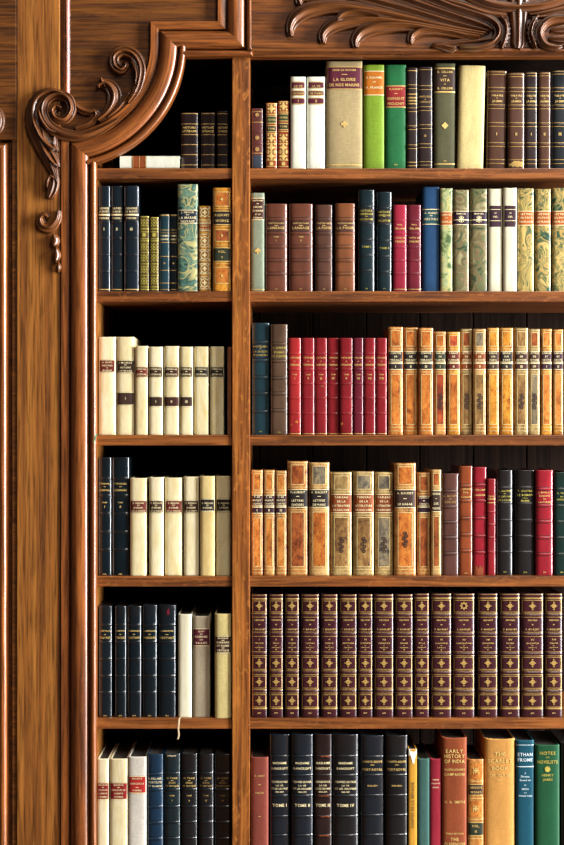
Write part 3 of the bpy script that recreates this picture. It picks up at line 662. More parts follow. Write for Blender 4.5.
# ---- fourth shelf, left bay
for a, c, k, lab in [(98.2, 111.4, 'I', 'black glossy ribbed book numbered I at the left wall, fourth shelf'), (112, 129.4, 'II', 'black glossy ribbed book numbered II beside the cream row')]:
    B(4, 'L', a, c, 457.4, 'pitch', lab, bands=[478.4, 495.4, 513.4, 531.6, 549.4], txt=[('STENDHAL', 483.6, 1.8), ('-', 486.6, 1), ('JOURNAL', 490, 2.2), ('TOME', 502.4, 1.4), (k, 506.6, 2.6), ('1888', 573.8, 1.4)], gilt='gilt', tgilt='gilt')
for a, c, t, mm, lm, lab in [(130, 147, 478, 'cream', 'l_redbrown', 'cream vellum book with a red label next to the black glossy pair'), (149, 163.6, 477.2, 'ivory', 'l_brown', 'cream vellum book with a brown label, second in the fourth shelf cream row'), (165, 182.4, 477.6, 'cream', 'l_redbrown', 'cream vellum book with a wine red label, widest of the cream row'),
                     (183.6, 199, 476.6, 'ivory', 'l_choc', 'bright cream book with a chestnut label, fourth in the cream row'), (200, 215, 476, 'buff', 'l_black', 'tan-yellow vellum book with a black label, second from the divider'), (216, 231.6, 476, 'cream', 'l_black', 'yellowed cream book with a black label, partly shaded by the divider')]:
    B(4, 'L', a, c, t, mm, lab, labs=[(500 - (1.5 if a > 190 else 0), 513.2 - (1 if a > 190 else 0), lm, [('E. RENAN', 503, 1.8), ('-', 505, 1), ('AVENIR', 507.6, 2), ('DE LA SCIENCE', 510.8, 1.7)], .93)], tgilt='gilt_pale', bulge=.0055)
# ---- fourth shelf, right bay
for i, (a, c, t, lab) in enumerate([(251.4, 262.8, 470, 'slim tan calf book numbered I at the divider, fourth shelf'), (263.6, 274.6, 470, 'slim tan calf book numbered II, middle of the slim three'), (275.2, 286.6, 470.6, 'slim tan calf book numbered III, beside the taller broad calf pair')]):
    calfbook(4, a, c, t, 'pale_calf', lab, 'l_purple', 'tan_calf', None, None, ('P. DE', 'MUSSET', 'CONTES', NUM[i]), (494.6, 513.6), ends=574.4)
calfbook(4, 287.2, 308, 461.2, 'pale_calf', 'tall tan calf book with reddish brown inlays and a black label', 'l_black', 'brown_panel', 'brown_panel', None, ('FLAUBERT', '-', 'LETTRES', 'CHOISIES'), (489, 507.6), ends=574.4, split=False)
calfbook(4, 308.8, 329.4, 462.4, 'cream_calf', 'tall pale calf book with tan inlay and a black label', 'l_black', 'tan_panel', 'grey_panel', None, ('A. DAUDET', '-', 'LETTRES', 'DE PARIS'), (489, 507.6), ends=574.4, split=False)
for a, c, t, pn, pt, lab in [(330.2, 352, 472, 'olive_panel', 'olive_calf', 'pale olive calf book with a rust label, widest of the stamped three'), (353, 374, 471.4, 'olive_panel', 'grey_panel', 'olive calf book with a bright rust label, middle of the stamped three'), (374.8, 393, 472, 'grey_panel', 'grey_panel', 'bluish grey and olive calf book with a rust label, narrowest of the stamped three')]:
    calfbook(4, a, c, t, 'olive_calf', lab, 'l_rust', pn, pt, 'squiggle', ('TABLEAU', 'DE LA', 'LITTERATURE', 'FRANCAISE'), (493.8, 513), ends=574.4, split=False)
calfbook(4, 393.8, 416, 463, 'pale_calf', 'tall broad orange mottled calf book with a dark brown label', 'l_brown', 'tan_panel', 'tan_panel', 'rosette_dark', ('A. DAUDET', '-', 'LE NABAB'), (489, 508), ends=574.4, split=False)
calfbook(4, 417, 430.6, 472.4, 'pale_calf', 'calf book with long dark brown inlays and purple labels', 'l_purple', 'brown_panel', 'brown_panel', None, ('CONTES', '-', 'CHOISIS', ''), (495.6, 513), ends=574.4)
calfbook(4, 431, 441.2, 469.6, 'cream_calf', 'narrow calf book with dark inlays, left of the plain brown ribbed book', 'l_brown', 'brown_panel', 'brown_panel', None, ('HEREDIA', '-', 'LES', 'TROPHEES'), (490, 512), ends=574.4, split=False)
rb = lambda o: [489.6 + o, 506.6 + o, 522.4 + o, 537.4 + o, 553.4 + o]
B(4, 'R', 441.6, 458.4, 473.4, 'mulberry', 'plain brown ribbed leather book right of the calf books', bands=[491, 506.6, 522, 537.4, 553.4], txt=[('A. MUSSET', 496, 2), ('-', 499, 1), ('POESIES', 502, 2.2)], gilt='gilt_dull')
B(4, 'R', 459, 472.4, 466, 'orange_brown', 'orange-brown ribbed book left of the two red ones', bands=[485.6, 500.6, 518, 534.4, 550.6], txt=[('J. RENARD', 489, 1.8), ('POIL', 492.4, 1.8), ('DE CAROTTE', 497, 2), ('1919', 573, 1.2)], gilt='gilt')
B(4, 'R', 473, 486.4, 467, 'cherry', 'red ribbed book with an orange-scuffed foot', bands=[484.8, 500.4, 518, 535.6, 552.2], txt=[('VERLAINE', 489.8, 2), ('SAGESSE', 495, 2)], worn=[(564, 574.6, 'rust', -.9, .5)], gilt='gilt')
B(4, 'R', 487, 495.4, 478.6, 'red', 'short thin red book between the red ribbed and black books', bands=[512, 524.6, 537.4, 552], lines=[(499, .8), (502.6, .8)], txt=[('ODES', 496.4, 1.8)], gilt='gilt')
B(4, 'R', 496.4, 512.6, 470, 'black', 'matt black ribbed book right of the thin red book', bands=[487.6, 503, 520, 536, 551.8], txt=[('T. GAUTIER', 491, 1.8), ('-', 493.6, 1), ('LE CAPITAINE', 496.4, 1.9), ('FRACASSE', 500, 1.9), ('1872', 571.8, 1.2)], gilt='gilt_old')
B(4, 'R', 514.6, 534.8, 470, 'black', 'wider black ribbed book left of the crimson one', bands=[487.4, 503.4, 520, 536, 551.8], txt=[('T. GAUTIER', 490.8, 2), ('LE ROMAN', 494.8, 2.2), ('DE LA', 497.8, 1.2), ('MOMIE', 500.6, 2), ('1872', 572, 1.4)], gilt='gilt_old')
B(4, 'R', 535.4, 553, 470, 'cherry', 'crimson ribbed book near the right edge of the fourth shelf', bands=[488.8, 505.4, 521.4, 537.4, 554], txt=[('J. MOREAS', 492.4, 1.8), ('ENQUETE', 495.8, 1.8), ('SUR', 498.8, 1.3), ('LA POESIE', 502, 1.9), ('1893', 572, 1.2)], gilt='gilt')
B(4, 'R', 553.8, 569, 472, 'black_green', 'dark green ribbed book cut by the right edge', bands=[489, 505.6, 521.6, 537.6, 554], txt=[('A. VILLE', 493, 1.9), ('MA', 496.6, 1.4), ('MAISON', 499.4, 1.9), ('1891', 572, 1.4)], gilt='gilt_old')
# ---- fifth shelf, left bay
bk = [(98.6, 112, 606, 'leftmost black ribbed book of the glossy five, against the left wall'), (115, 126.2, 606, 'narrowest black ribbed book of the glossy five'), (127.2, 141.4, 606, 'middle black ribbed book of the glossy five'), (142.6, 157, 605, 'fourth black ribbed book of the glossy five'), (158.2, 176, 605, 'widest black ribbed book of the glossy five, with a faint red mark at its head')]
for i, (a, c, t, lab) in enumerate(bk):
    B(5, 'L', a, c, t, 'pitch', lab, bands=[624.6, 641.6, 658.6, 675.6, 692], txt=[('LAMENNAIS', 630.6, 1.7), ('-', 634.2, 1), ('PAROLES' if i % 2 else 'CROYANT', 637.4, 2.4), ('1834', 715.2, 1.3)], gilt='gilt', ys=.012, worn=[(607, 615.6, 'wine', .0, .3)] if i == 4 else ())
zr = ZS[4]
B(5, 'L', 178, 192, 614, 'pale', 'plain cream book without a label, a ribbon hanging from its foot', bulge=.005, ys=.012,
  ribbon=('ribbon_white', [(PX(181.2, .01), .014, zr + .0006), (PX(180.4), .006, zr + .0012), (PX(179.8), -.001, zr + .0014), (PX(179.4), -.004, zr - .001), (PX(178.6), -.0045, zr - .018), (PX(179.2), -.005, zr - .032), (PX(178), -.005, zr - .04)]))
B(5, 'L', 192.8, 210, 616, 'canvas_grey', 'grey-tan cloth book with a crimson title label', labs=[(628, 646, 'l_maroon', [('GUST', 631.2, 1.8), ('-', 633.8, 1), ('ROMANS', 636.4, 2.2), ('DES', 639.4, 1.4), ('VALLEES', 642.6, 2.2)], .95)], bulge=.005, tgilt='gilt_pale', ys=.012)
B(5, 'L', 214.6, 231.6, 613.6, 'canvas_yellow', 'yellowish cloth book with a dark red label, standing apart by the divider', labs=[(635.4, 653, 'l_choc', [('MAURRAS', 637.8, 1.6), ('-', 640, 1), ('BARBARIE', 642, 2), ('ET POESIE', 645.4, 2), ('-', 647.6, 1), ('CRITIQUE', 650, 2)], .93)], bulge=.006, tgilt='gilt_pale', ys=.003)
# ---- fifth shelf, right bay : sixteen maroon gilt volumes
MR = [(251.6, 267), (269.2, 283), (285, 299), (301, 319), (321, 337.6), (339.4, 356.8), (357.9, 372.5), (374, 393.6), (395, 412.8), (414.2, 429), (430.8, 451.4), (452.4, 474.6), (477.4, 497.6), (499.6, 519.8), (520.4, 543.6), (544.6, 562.2)]
SUBJ = ['CRITIQUE', 'ESSAIS', 'ETUDES', 'VOYAGES', 'ROMANS', 'MENSONGES', 'LE DISCIPLE', 'COSMOPOLIS', 'DRAMES', 'IDYLLE', 'LA DUCHESSE', 'COMPLICATIONS', 'SENSATIONS', 'PASTELS', 'UN SCRUPULE', 'THEATRE']
for i, (a, c) in enumerate(MR):
    t = 594 - (0.8 if i > 8 else 0)
    n_ = NUM[i]
    lab = 'gilt-stamped maroon volume numbered %s, %s' % (n_, ['leftmost of sixteen, at the divider', 'second from the divider', 'third from the divider', 'fourth from the divider', 'fifth from the divider', 'sixth from the divider', 'seventh from the divider', 'eighth from the divider', 'ninth from the divider', 'tenth and narrow, left of the widest volumes', 'sixth from the right end', 'fifth from the right end, its top stamp an open wreath', 'fourth from the right end', 'third from the right end', 'second from the right end', 'rightmost of the sixteen maroon volumes'][i])
    B(5, 'R', a, c, t, 'maroon', lab, bands=[615, 634, 653.4, 672.2, 691], lines=[(t + .9, .5), (t + 4.6, 1.2)] + [(q, .5) for q in (613.2, 616.8, 631.8, 636, 651.4, 655.4, 670.4, 674, 689.2, 692.6)] + [(708, 1.4)],
      frames=[(t + 6.4, 612, .9, .6), (656.6, 669.2, .9, .6), (675.4, 688, .9, .6), (694, 706.8, .9, .6)],
      orn=([('wreath', 605.4, 3.6)] if i == 11 else [('fleur', 605.6, 3.9)]) + [('fleur', 662.6, 3.9), ('fleur', 681.4, 3.9), ('fleur', 700.2, 3.9), ('dot', 649.2, .7)],
      txt=[('OEUVRES', 619.8, 1.6), ('DE', 624.2, 1.2), ('P. BOURGET', 629, 1.7), (n_, 639.2, 1.8), (SUBJ[i], 642.8, 1.4), ('ET', 645.2, 1), ('PORTRAITS', 647.2, 1.1), ('1899', 712.6, 1.4)], gilt='gilt_antique', tgilt='gilt', ys=.012, n=3.4)
# ---- bottom shelf, left bay
for a, c, t, mm, lm, dy, lab in [(97.2, 109, 758.6, 'ivory', 'l_red', 0, 'cream book with a red label at the left wall, bottom shelf'), (110, 127.6, 758.6, 'ivory', 'l_red', 0, 'wider cream book with a red label, second on the bottom shelf'), (128.2, 146.4, 756.6, 'ash', 'l_scarlet', -6.4, 'greyish white cloth book with a bright red label')]:
    B(6, 'L', a, c, t, mm, lab, labs=[(782 + dy, 799.4 + dy, lm, [('MAURICE', 784.6 + dy, 1.7), ('-', 787, 1), ('CHACUN SA', 789.6 + dy, 2), ('LUMIERE', 793, 1.7), ('POEMES', 796.4 + dy, 1.8)], .94)], tgilt='gilt_pale', bulge=.004, ys=.0)
B(6, 'L', 147, 163.2, 754, 'blue_black', 'deep blue ribbed book right of the greyish white cloth book', bands=[773.4, 789, 806, 822, 838], txt=[('R. ROLLAND', 778, 2.2), ('VIE DE TOLSTOI', 781.8, 2.2), ('ET GANDHI', 785.6, 2)], gilt='gilt_pale', ys=.002)
for i, (a, c, mm, lab) in enumerate([(164, 180.4, 'teal_black', 'blue-black ribbed book numbered I with a pale nick at its head'), (181.2, 197.4, 'black_blue', 'blue-black ribbed book numbered II on the bottom left shelf'), (198.6, 213.6, 'black_blue', 'blue-black ribbed book numbered III, in shadow near the divider'), (214.2, 231.6, 'black', 'darkest ribbed book on the bottom left shelf, touching the divider')]):
    B(6, 'L', a, c, 753.6, mm, lab, bands=[772.8, 789, 806, 821.4, 837.6], txt=[('H. TAINE', 777.6, 1.9), ('-', 780, 1), ('ESSAIS', 782.2, 1.6), ('ET CRITIQUE', 785.4, 1.8), ('TOME', 795, 1.4), (NUM[i], 800, 2)], gilt='gilt' if i < 2 else 'gilt_dull', ys=.004 if i < 3 else .01, worn=[(753.8, 756.4, 'canvas_grey', -.6, .5)] if i == 0 else ())
# ---- bottom shelf, right bay
B(6, 'R', 250.8, 268.4, 757, 'brick', 'short faded brick-red cloth book at the divider, bottom shelf', txt=[('R. HART', 775.4, 1.8), ('-', 784.2, 1), ('FABLES', 792.4, 1.8), ('-', 816, 1)], bulge=.005)
for i, (a, c, mm, lab) in enumerate([(269.6, 289.6, 'navy', 'tall navy ribbed book marked TOME I'), (291.2, 313.4, 'navy', 'tall navy ribbed book marked TOME II'), (314, 331.8, 'black_brown', 'tall brown-black ribbed book marked TOME III, ribs worn to tan'), (332.4, 358.4, 'black_blue', 'tall wide blue-black ribbed book marked TOME IV')]):
    B(6, 'R', a, c, 734, mm, lab, bands=[755.6, 774.6, 795, 815.6, 834.6], txt=[('MADAME', 762.4, 2.4), ('BANCROFT', 767.8, 2.4), ('OEUVRES DE PAIX', 781.2, 2.3), ('LA VIE', 784.8, 1.8), ('ET LES OEUVRES', 788, 2), ('1866-1871', 791.2, 1.6), ('TOME ' + NUM[i], 804.6, 3.2)], gilt='gilt', tgilt='gilt_pale', n=3.2, worn=[(q - .9, q + .9, 'orange_brown', -.5 + .1*(q % 3), .85) for q in (755.6, 795, 815.6, 834.6)] if i == 2 else ())
for a, c, mm, lab in [(360.2, 384.4, 'navy', 'tall midnight blue ribbed book right of TOME IV'), (385.4, 407.8, 'black_blue', 'tall blue-black ribbed book left of the thin mustard paperback')]:
    B(6, 'R', a, c, 735, mm, lab, bands=[756, 774.4, 794.6, 814.4, 834], txt=[('SAINTE-BEUVE', 761, 2.2), ('-', 764.2, 1), ('PORT-ROYAL', 768.8, 2.6), ('1840-1859', 785, 1.8)], gilt='gilt', tgilt='gilt', n=3.2)
B(6, 'R', 408.4, 417, 749, 'mustard', 'thin mustard paperback with a torn white top', txt=[('|CONTES DE LA BECASSE', 805, 2.6)], gilt='dark_tool', tgilt='dark_tool', torn=True, bulge=.002)
B(6, 'R', 417.4, 429.4, 758.4, 'teal_green', 'short plain grey-green cloth book between the paperback and the red book', bulge=.004, headcap=.0008)
B(6, 'R', 429.8, 441.4, 758.4, 'pink_red', 'short rose-red cloth book with a frayed top', txt=[('POEMS', 779.4, 1.4), ('BALLADS', 783, 1.4), ('SONGS', 787, 1.4)], bulge=.004, headcap=.0014, tgilt='gilt_pale')
B(6, 'R', 441.8, 466.8, 737.4, 'rust', 'tall rust-brown cloth book about the history of India, its top frayed', txt=[('EARLY', 750.6, 4), ('HISTORY', 755.6, 4), ('OF INDIA', 760.8, 4), ("INCLUDING ALEXANDER'S", 769, 2.2), ('CAMPAIGNS', 773.8, 2.8), ('V. A. SMITH', 801.4, 2.8), ('THIRD EDITION', 833, 1.8), ('THE', 838.6, 3.4), ('CLARENDON', 843.4, 3.4)], gilt='gilt', bulge=.006, headcap=.0016)
B(6, 'R', 467.4, 483.6, 759, 'pale_calf', 'short tan calf book with brown and green labels, between rust and honey cloth books', labs=[(783.4, 795, 'l_brown', [("ARNOLD'S", 787, 2.2), ('WORKS', 791.6, 2.2)], .9), (821.4, 835.4, 'l_dark_green', [('VOL.', 825.4, 2.6), ('III', 830.8, 2.4)], .93)], lines=[780.6, 798, 818.6, 838], panels=[(763, 778, 'tan_calf', .8), (801, 816, 'tan_calf', .8)], orn=[('cross', 770, 3), ('cross', 808, 3)], gilt='gilt')
B(6, 'R', 484.4, 515, 738.4, 'honey', 'tall wide honey-coloured cloth book with faded gold title', txt=[('THE', 753.4, 4.6), ('SCARLET', 760.4, 4.2), ('BOOK', 767.6, 4.2), ('OF VERSE', 774.6, 3.4), ('-', 780, 2)], gilt='gilt_dull', tgilt='gilt', bulge=.007, headcap=.0012)
B(6, 'R', 515.8, 534, 740, 'petrol', 'petrol blue cloth book lettered in silver', txt=[('ETHAN', 754, 3.6), ('FROME', 759.4, 3.6), ('A', 772.6, 1.8), ('Drama', 776, 2.2), ('Based on', 779.6, 2), ('by', 784.4, 1.4), ('EDITH', 788.6, 1.8), ('and', 792.2, 1.2), ('WHARTON', 795.4, 1.8)], lines=[(766.2, .9), (744.6, .5)], gilt='silver', tgilt='silver', bulge=.005, headcap=.0005)
B(6, 'R', 534.8, 559.6, 744.6, 'bottle', 'bottle green cloth book lettered in gold with a round gold emblem', txt=[('NOTES', 752.6, 3.6), ('ON', 756.8, 1.8), ('NOVELISTS', 761.4, 3.6), ('HENRY', 774.6, 2.6), ('JAMES', 779, 2.6)], orn=[('dot', 768.6, 2.9)], gilt='gilt_old', tgilt='gilt_old', bulge=.006, headcap=.0006)
B(6, 'R', 561, 580, 743, 'black', 'black book with gold lettering reading up the spine, cut by the right edge', txt=[('|REVUE DES DEUX MONDES', 800, 4)], gilt='gilt')

# ------------------------------------------------------------------ bookcase
case = empty('bookcase', (0, 0, 0), 'built-in carved oak bookcase with open shelves, moulded frame and oak divider', 'bookcase')
def part(mb, name, mat, par=case): return mb.build(name, M[mat], par)
YB = 0.27
ZT, ZB = PZ(-70), 0.0
XR = PX(640)
# shelves
for bay, xa, xb in (('L', PX(96.2), PX(232.3)), ('R', PX(249.4), XR)):
    for i, b in enumerate(BASES):
        mb = MB(); z1 = ZS[i]; th = 10.4 * S
        mb.box(xa, xb, SHELF_Y, YB - .0005, z1 - th, z1, 0.0012)
        part(mb, 'shelf', 'oak_h')
# divider
mb = MB(); mb.box(PX(232), PX(249.8), 0.0, YB, ZS[5] - .02, PZ(52), .0016); part(mb, 'divider', 'oak_div')
# inner side and back planks
mb = MB(); mb.box(PX(84), PX(96.4), .0005, YB, ZS[5] - .02, PZ(158)); mb.box(PX(84), PX(96.4), .0165, YB, PZ(158), PZ(50)); part(mb, 'side_panel', 'oak_inner')
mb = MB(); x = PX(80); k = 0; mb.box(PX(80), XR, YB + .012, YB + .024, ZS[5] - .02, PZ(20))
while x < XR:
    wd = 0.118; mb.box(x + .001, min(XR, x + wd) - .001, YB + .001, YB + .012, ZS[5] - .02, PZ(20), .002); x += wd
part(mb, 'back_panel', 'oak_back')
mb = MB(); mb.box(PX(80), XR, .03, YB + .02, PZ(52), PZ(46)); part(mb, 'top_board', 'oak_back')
# plinth cupboard below the bottom shelf
mb = MB(); mb.box(PX(17), XR, -.012, YB, 0.0, ZS[5] - 10.5*S, .003)
for xa, xb in ((PX(70), PX(225)), (PX(262), PX(440)), (PX(452), PX(630))):
    mb.box(xa, xb, -.02, -.012, .1, ZS[5] - .1, .006)
part(mb, 'base_cupboard', 'oak_v')
# header rail over the right bay
mb = MB(); mb.box(PX(249.8), XR, -.004, .02, PZ(57.2), PZ(50), .0015); part(mb, 'header_rail', 'oak_h')
# frieze board with a slightly raised lower fillet
mb = MB(); mb.box(PX(250.4), XR, -.012, .016, PZ(50.4), ZT, .003); mb.box(PX(250.4), XR, -.0155, -.011, PZ(53.4), PZ(50.6), .0012)
frieze = part(mb, 'frieze_board', 'oak_frieze')
# stile left of the frame
mb = MB(); mb.box(PX(17.4), PX(60.2), -.006, .02, ZS[5] - .02, ZT, .0015); part(mb, 'stile', 'oak_v')
# spandrel panel behind the curved moulding
ACX, ACY, AR = 62.0, 45.0, 107.0
bm = bmesh.new()
outl = [(61.2, -70), (238, -70), (238, 44), (170, 44)]
for i in range(0, 25):
    a = math.radians(3.6 * i)
    outl.append((ACX + AR*math.cos(a), ACY + AR*math.sin(a)))
outl += [(61.2, 152)]
vs = [bm.verts.new((PX(p), .001, PZ(q))) for p, q in outl]
f = bm.faces.new(vs); r = bmesh.ops.extrude_face_region(bm, geom=[f])
for v in r['geom']:
    if isinstance(v, bmesh.types.BMVert): v.co.y += .014
bmesh.ops.recalc_face_normals(bm, faces=bm.faces[:]); bmesh.ops.triangulate(bm, faces=bm.faces[:])
mb = MB(); mb.add_bm(bm); spandrel = part(mb, 'spandrel_panel', 'oak_panel')
# reddish bead strip beside the stile
mb = MB(); rows = []
for py in (-70, 104):
    rows.append([(PX(62.6 + 7.6*(i/12)), .0015 - .006*math.sin(math.pi*i/12), PZ(py)) for i in range(13)])
mb.grid(rows, True); part(mb, 'bead_strip', 'oak_strip')

# swept frame moulding
def sweep(name, path, prof, mat, par, y0=0.0, span=None):
    """path: px points, right-hand side of travel = opening side; prof: (u px, h m)"""
    P = [Vector((p[0], -p[1])) for p in path]; N = len(P)
    verts, faces, uvs, sm = [], [], [], []
    cum = 0; cs = [0]
    for i in range(1, len(prof)): cum += math.hypot((prof[i][0]-prof[i-1][0])*S, prof[i][1]-prof[i-1][1]); cs.append(cum)
    run = 0; seg_start = []
    # one strip per segment so that mitre corners stay crisp
    for i in range(N - 1):
        d = (P[i+1] - P[i]); ln = d.length; d = d / ln
        if span and not (span[0] <= i < span[1]): run += ln*S; continue
        def joint(j):
            dirs = []
            if j > 0: dirs.append((P[j] - P[j-1]).normalized())
            if j < N - 1: dirs.append((P[j+1] - P[j]).normalized())
            m = sum((Vector((q.y, -q.x)) for q in dirs), Vector((0, 0))); m.normalize()
            ref = Vector((dirs[0].y, -dirs[0].x)); m /= max(.3, m.dot(ref)); return m
        ma, mb_ = joint(i), joint(i+1)
        base = len(verts)
        for (pt, m, vv) in ((P[i], ma, run), (P[i+1], mb_, run + ln*S)):
            for (u, h), c in zip(prof, cs):
                q = pt + m*u; verts.append((PX(q.x), y0 - h, PZ(-q.y))); uvs.append((c + .013, vv))
        n = len(prof)
        for j in range(n - 1): faces.append([base + j, base + j + 1, base + n + j + 1, base + n + j])
        run += ln*S
    me_v = verts
    bm = bmesh.new(); uvl = bm.loops.layers.uv.new('UVMap')
    bv = [bm.verts.new(v) for v in me_v]
    for fc in faces:
        ff = bm.faces.new([bv[k] for k in fc]); ff.smooth = True
        for lp, k in zip(ff.loops, fc): lp[uvl].uv = uvs[k]
    bmesh.ops.remove_doubles(bm, verts=bm.verts[:], dist=1e-6)
    for e in bm.edges:
        if len(e.link_faces) == 2 and e.calc_face_angle(0) > math.radians(38): e.smooth = False
    me = bpy.data.meshes.new(name); bm.to_mesh(me); bm.free(); me.materials.append(M[mat])
    o = bpy.data.objects.new(name, me); COL.objects.link(o); o.parent = par; return o
def sweep_pieces(name, path, prof, mat, par, y0, cuts):
    for a, b in zip(cuts[:-1], cuts[1:]): sweep(name, path, prof, mat, par, y0, (a, b))
prof = [(-18.6, -.006), (-18.4, .007), (-17.8, .0085), (-11.4, .0085), (-10.4, .0075), (-10.1, -.004), (-8.7, -.004)]
for i in range(0, 15):
    a = math.pi * i / 14
    prof.append((0.2 - 8.8*math.cos(a), .0035 + .0115*max(0, math.sin(a))**.9))
prof += [(9.2, -.003), (10.6, -.003), (10.9, .006)]
for i in range(0, 9):
    a = math.pi * (i/8)
    prof.append((14.0 - 3.0*math.cos(a), .006 + .0065*math.sin(a)))
prof += [(17.0, -.004), (16.9, -.012)]
path = [(79.8, 885), (79.8, 600), (79.8, 300), (79.8, 150.6)]
a0 = math.acos((79.8 - ACX)/AR)
for i in range(1, 33):
    a = a0 * (1 - i/32.0)
    path.append((ACX + AR*math.cos(a), ACY + AR*math.sin(a)))
path += [(169, 40.6), (236, 40.6), (236, -70)]
n_ = len(path)
sweep_pieces('frame_moulding', path, prof, 'oak_mould', case, 0.0, [0, 3, n_ - 3, n_ - 2, n_ - 1])

# carvings: leaf = ridge swept along a curve with tapering width and fluted section
def cr(pts, n):
    out = []; q = [pts[0]] + list(pts) + [pts[-1]]
    for i in range(1, len(q) - 2):
        for j in range(n):
            t = j/n
            out.append(tuple(0.5*((2*b) + (c - a)*t + (2*a - 5*b + 4*c - d)*t*t + (3*b - a - 3*c + d)*t**3) for a, b, c, d in zip(q[i-1], q[i], q[i+1], q[i+2])))
    out.append(tuple(pts[-1])); return out
def leaf(mb_uv, pts, y0, h, lobes=2, flute=.22, n=7, m=16, ruffle=0.0, wide=1.0):
    """pts: (px, py, half width px[, height factor])"""
    P = cr([p if len(p) == 4 else (*p, 1.0) for p in pts], n)
    N = len(P); rows = []; run = 0
    V_, F_, U_ = mb_uv
    base = len(V_)
    for i, (x, y, w, hf) in enumerate(P):
        a = P[max(0, i-1)]; b = P[min(N-1, i+1)]
        dx, dy = b[0]-a[0], b[1]-a[1]; l = math.hypot(dx, dy) or 1; nx, ny = -dy/l, dx/l
        if i: run += math.hypot(x - P[i-1][0], y - P[i-1][1]) * S
        w = max(.25, w) * 1.28 * wide * (1 + ruffle*math.sin(i*1.9))
        for j in range(m + 1):
            v = -1 + 2*j/m
            pr = max(0, 1 - abs(v)**2.4)**.6 * (1 - flute + flute*math.cos(lobes*math.pi*v))
            V_.append((PX(x + nx*w*v), y0 + .0005 - h*hf*pr*min(1, .35 + w/4), PZ(y + ny*w*v))); U_.append((v*w*S + .05, run))
    for i in range(N - 1):
        for j in range(m):
            q = base + i*(m+1) + j; F_.append([q, q+1, q+m+2, q+m+1])
def carve(name, leaves, par, y0, h, **kw):
    acc = ([], [], [])
    for lf in leaves:
        opt = dict(kw); pts = lf
        if isinstance(lf, dict): pts = lf['p']; opt.update({k: v for k, v in lf.items() if k not in ('p', 'h')}); hh = lf.get('h', h)
        else: hh = h
        leaf(acc, pts, y0, hh, **opt)
    return obj_from(name, acc[0], acc[1], M['oak_carve'], par, True, acc[2])
YS = -.006      # stile face
YP = .001       # spandrel face
volute = [(120, 121, 1.5), (102, 131, 3.5), (84, 137, 4.6), (66, 136, 5), (51, 128, 5), (43.5, 114, 4.8), (47, 101, 4.4), (58, 95.5, 4.2), (69, 100, 4), (72.4, 111, 3.6), (66.4, 120.4, 3.4), (57.2, 119.4, 3), (53.6, 112.6, 2.6), (57.6, 107.4, 2.2), (62.2, 110, 1.6)]
scroll = carve('scroll_carving', [dict(p=volute, h=.015, flute=.3)], case, YS, .014)
carve('acanthus_leaf', [dict(p=[(67, 95.6, 1.2), (52, 92.6, 3.2), (39.4, 99, 5), (34, 111, 6), (35, 127, 6.8), (41, 142, 7), (48, 157, 5.8), (54, 171, 4), (58.6, 184, 1.4)], lobes=2, flute=.2, ruffle=.04),
      dict(p=[(60, 152, 1), (52, 149, 2.6), (43, 140, 3), (36.6, 127, 2.4), (34, 118, .8)], h=.019, lobes=1), dict(p=[(60, 168, 1), (54, 164, 2.4), (47, 154, 2.6), (43, 146, .8)], h=.018, lobes=1),
      dict(p=[(58, 134, 1), (50, 131, 2.4), (43, 121, 2.6), (40, 110, 1)], h=.018, lobes=1), dict(p=[(59, 182, .8), (52, 178, 2.4), (49, 184, 2), (48.6, 190, .8)], h=.016, lobes=1),
      dict(p=[(44, 128, 1.5), (45, 138, 4), (51, 150, 4.6), (57, 161, 2.6), (60, 168, .8)], h=.012), dict(p=[(56, 138, 2), (55, 146, 3), (59, 153, 1)], h=.011),
      dict(p=[(54, 170, 2), (55, 181, 4.6), (53.4, 190, 5), (51, 197, 3.6), (50, 199.6, 1)], h=.013, lobes=3)], scroll, YS, .0135)
carve('bud', [dict(p=[(60, 211.6, 2), (58, 220, 3.6), (51.6, 227.6, 4.4), (44, 226.6, 4.6), (41.6, 220.4, 4), (45.4, 216.2, 3.2), (49.6, 218.6, 2)], h=.014)], scroll, YS, .014)
carve('pendant_drop', [dict(p=[(55, 235, 1.4), (56, 240, 4), (55.4, 245, 3.4), (54.4, 247.6, .6)], h=.013), dict(p=[(57.6, 248, 1), (57.6, 255, 3.6), (57.4, 260, 2.6), (56.6, 263.6, .6)], h=.012), dict(p=[(59.4, 263, .8), (59.6, 268, 2.4), (59.2, 273, .6)], h=.01)], scroll, YS, .012, lobes=1, flute=.1)
sl = carve('spandrel_carving', [
    dict(p=[(129, 104, 2), (136, 93, 4), (140, 80, 5), (140.4, 67, 5.4), (134, 55.6, 5.4), (123, 51.6, 5), (115, 57, 4.8), (115.4, 66, 4.6), (121.6, 70.6, 3.8), (126.6, 66.4, 2.6), (123.6, 62.6, 1.4)], lobes=3, h=.016),
    dict(p=[(99, 121, 2.4), (108, 113, 4.6), (114, 102, 6), (113.6, 91.4, 6), (107, 84.4, 4.8), (100.6, 85.6, 3), (99.4, 88.6, 1.2)], h=.016, flute=.3),
    dict(p=[(101.4, 78.4, 1.4), (103, 83, 3), (106, 88, 2)], h=.013),
    dict(p=[(131, 92, 1.2), (126, 100, 3.2), (118, 110, 3.4), (108, 118, 1.6)], h=.012),
    dict(p=[(73, 102, 1.2), (80, 109.4, 3), (89, 112.6, 3), (95.6, 112.4, 3.2), (95.4, 117.6, 3.4), (88, 124, 4), (76, 129, 2.4)], h=.012),
    dict(p=[(132, 62, 1), (137, 74, 2), (136, 86, 1.4)], h=.019)], case, YP, .015)
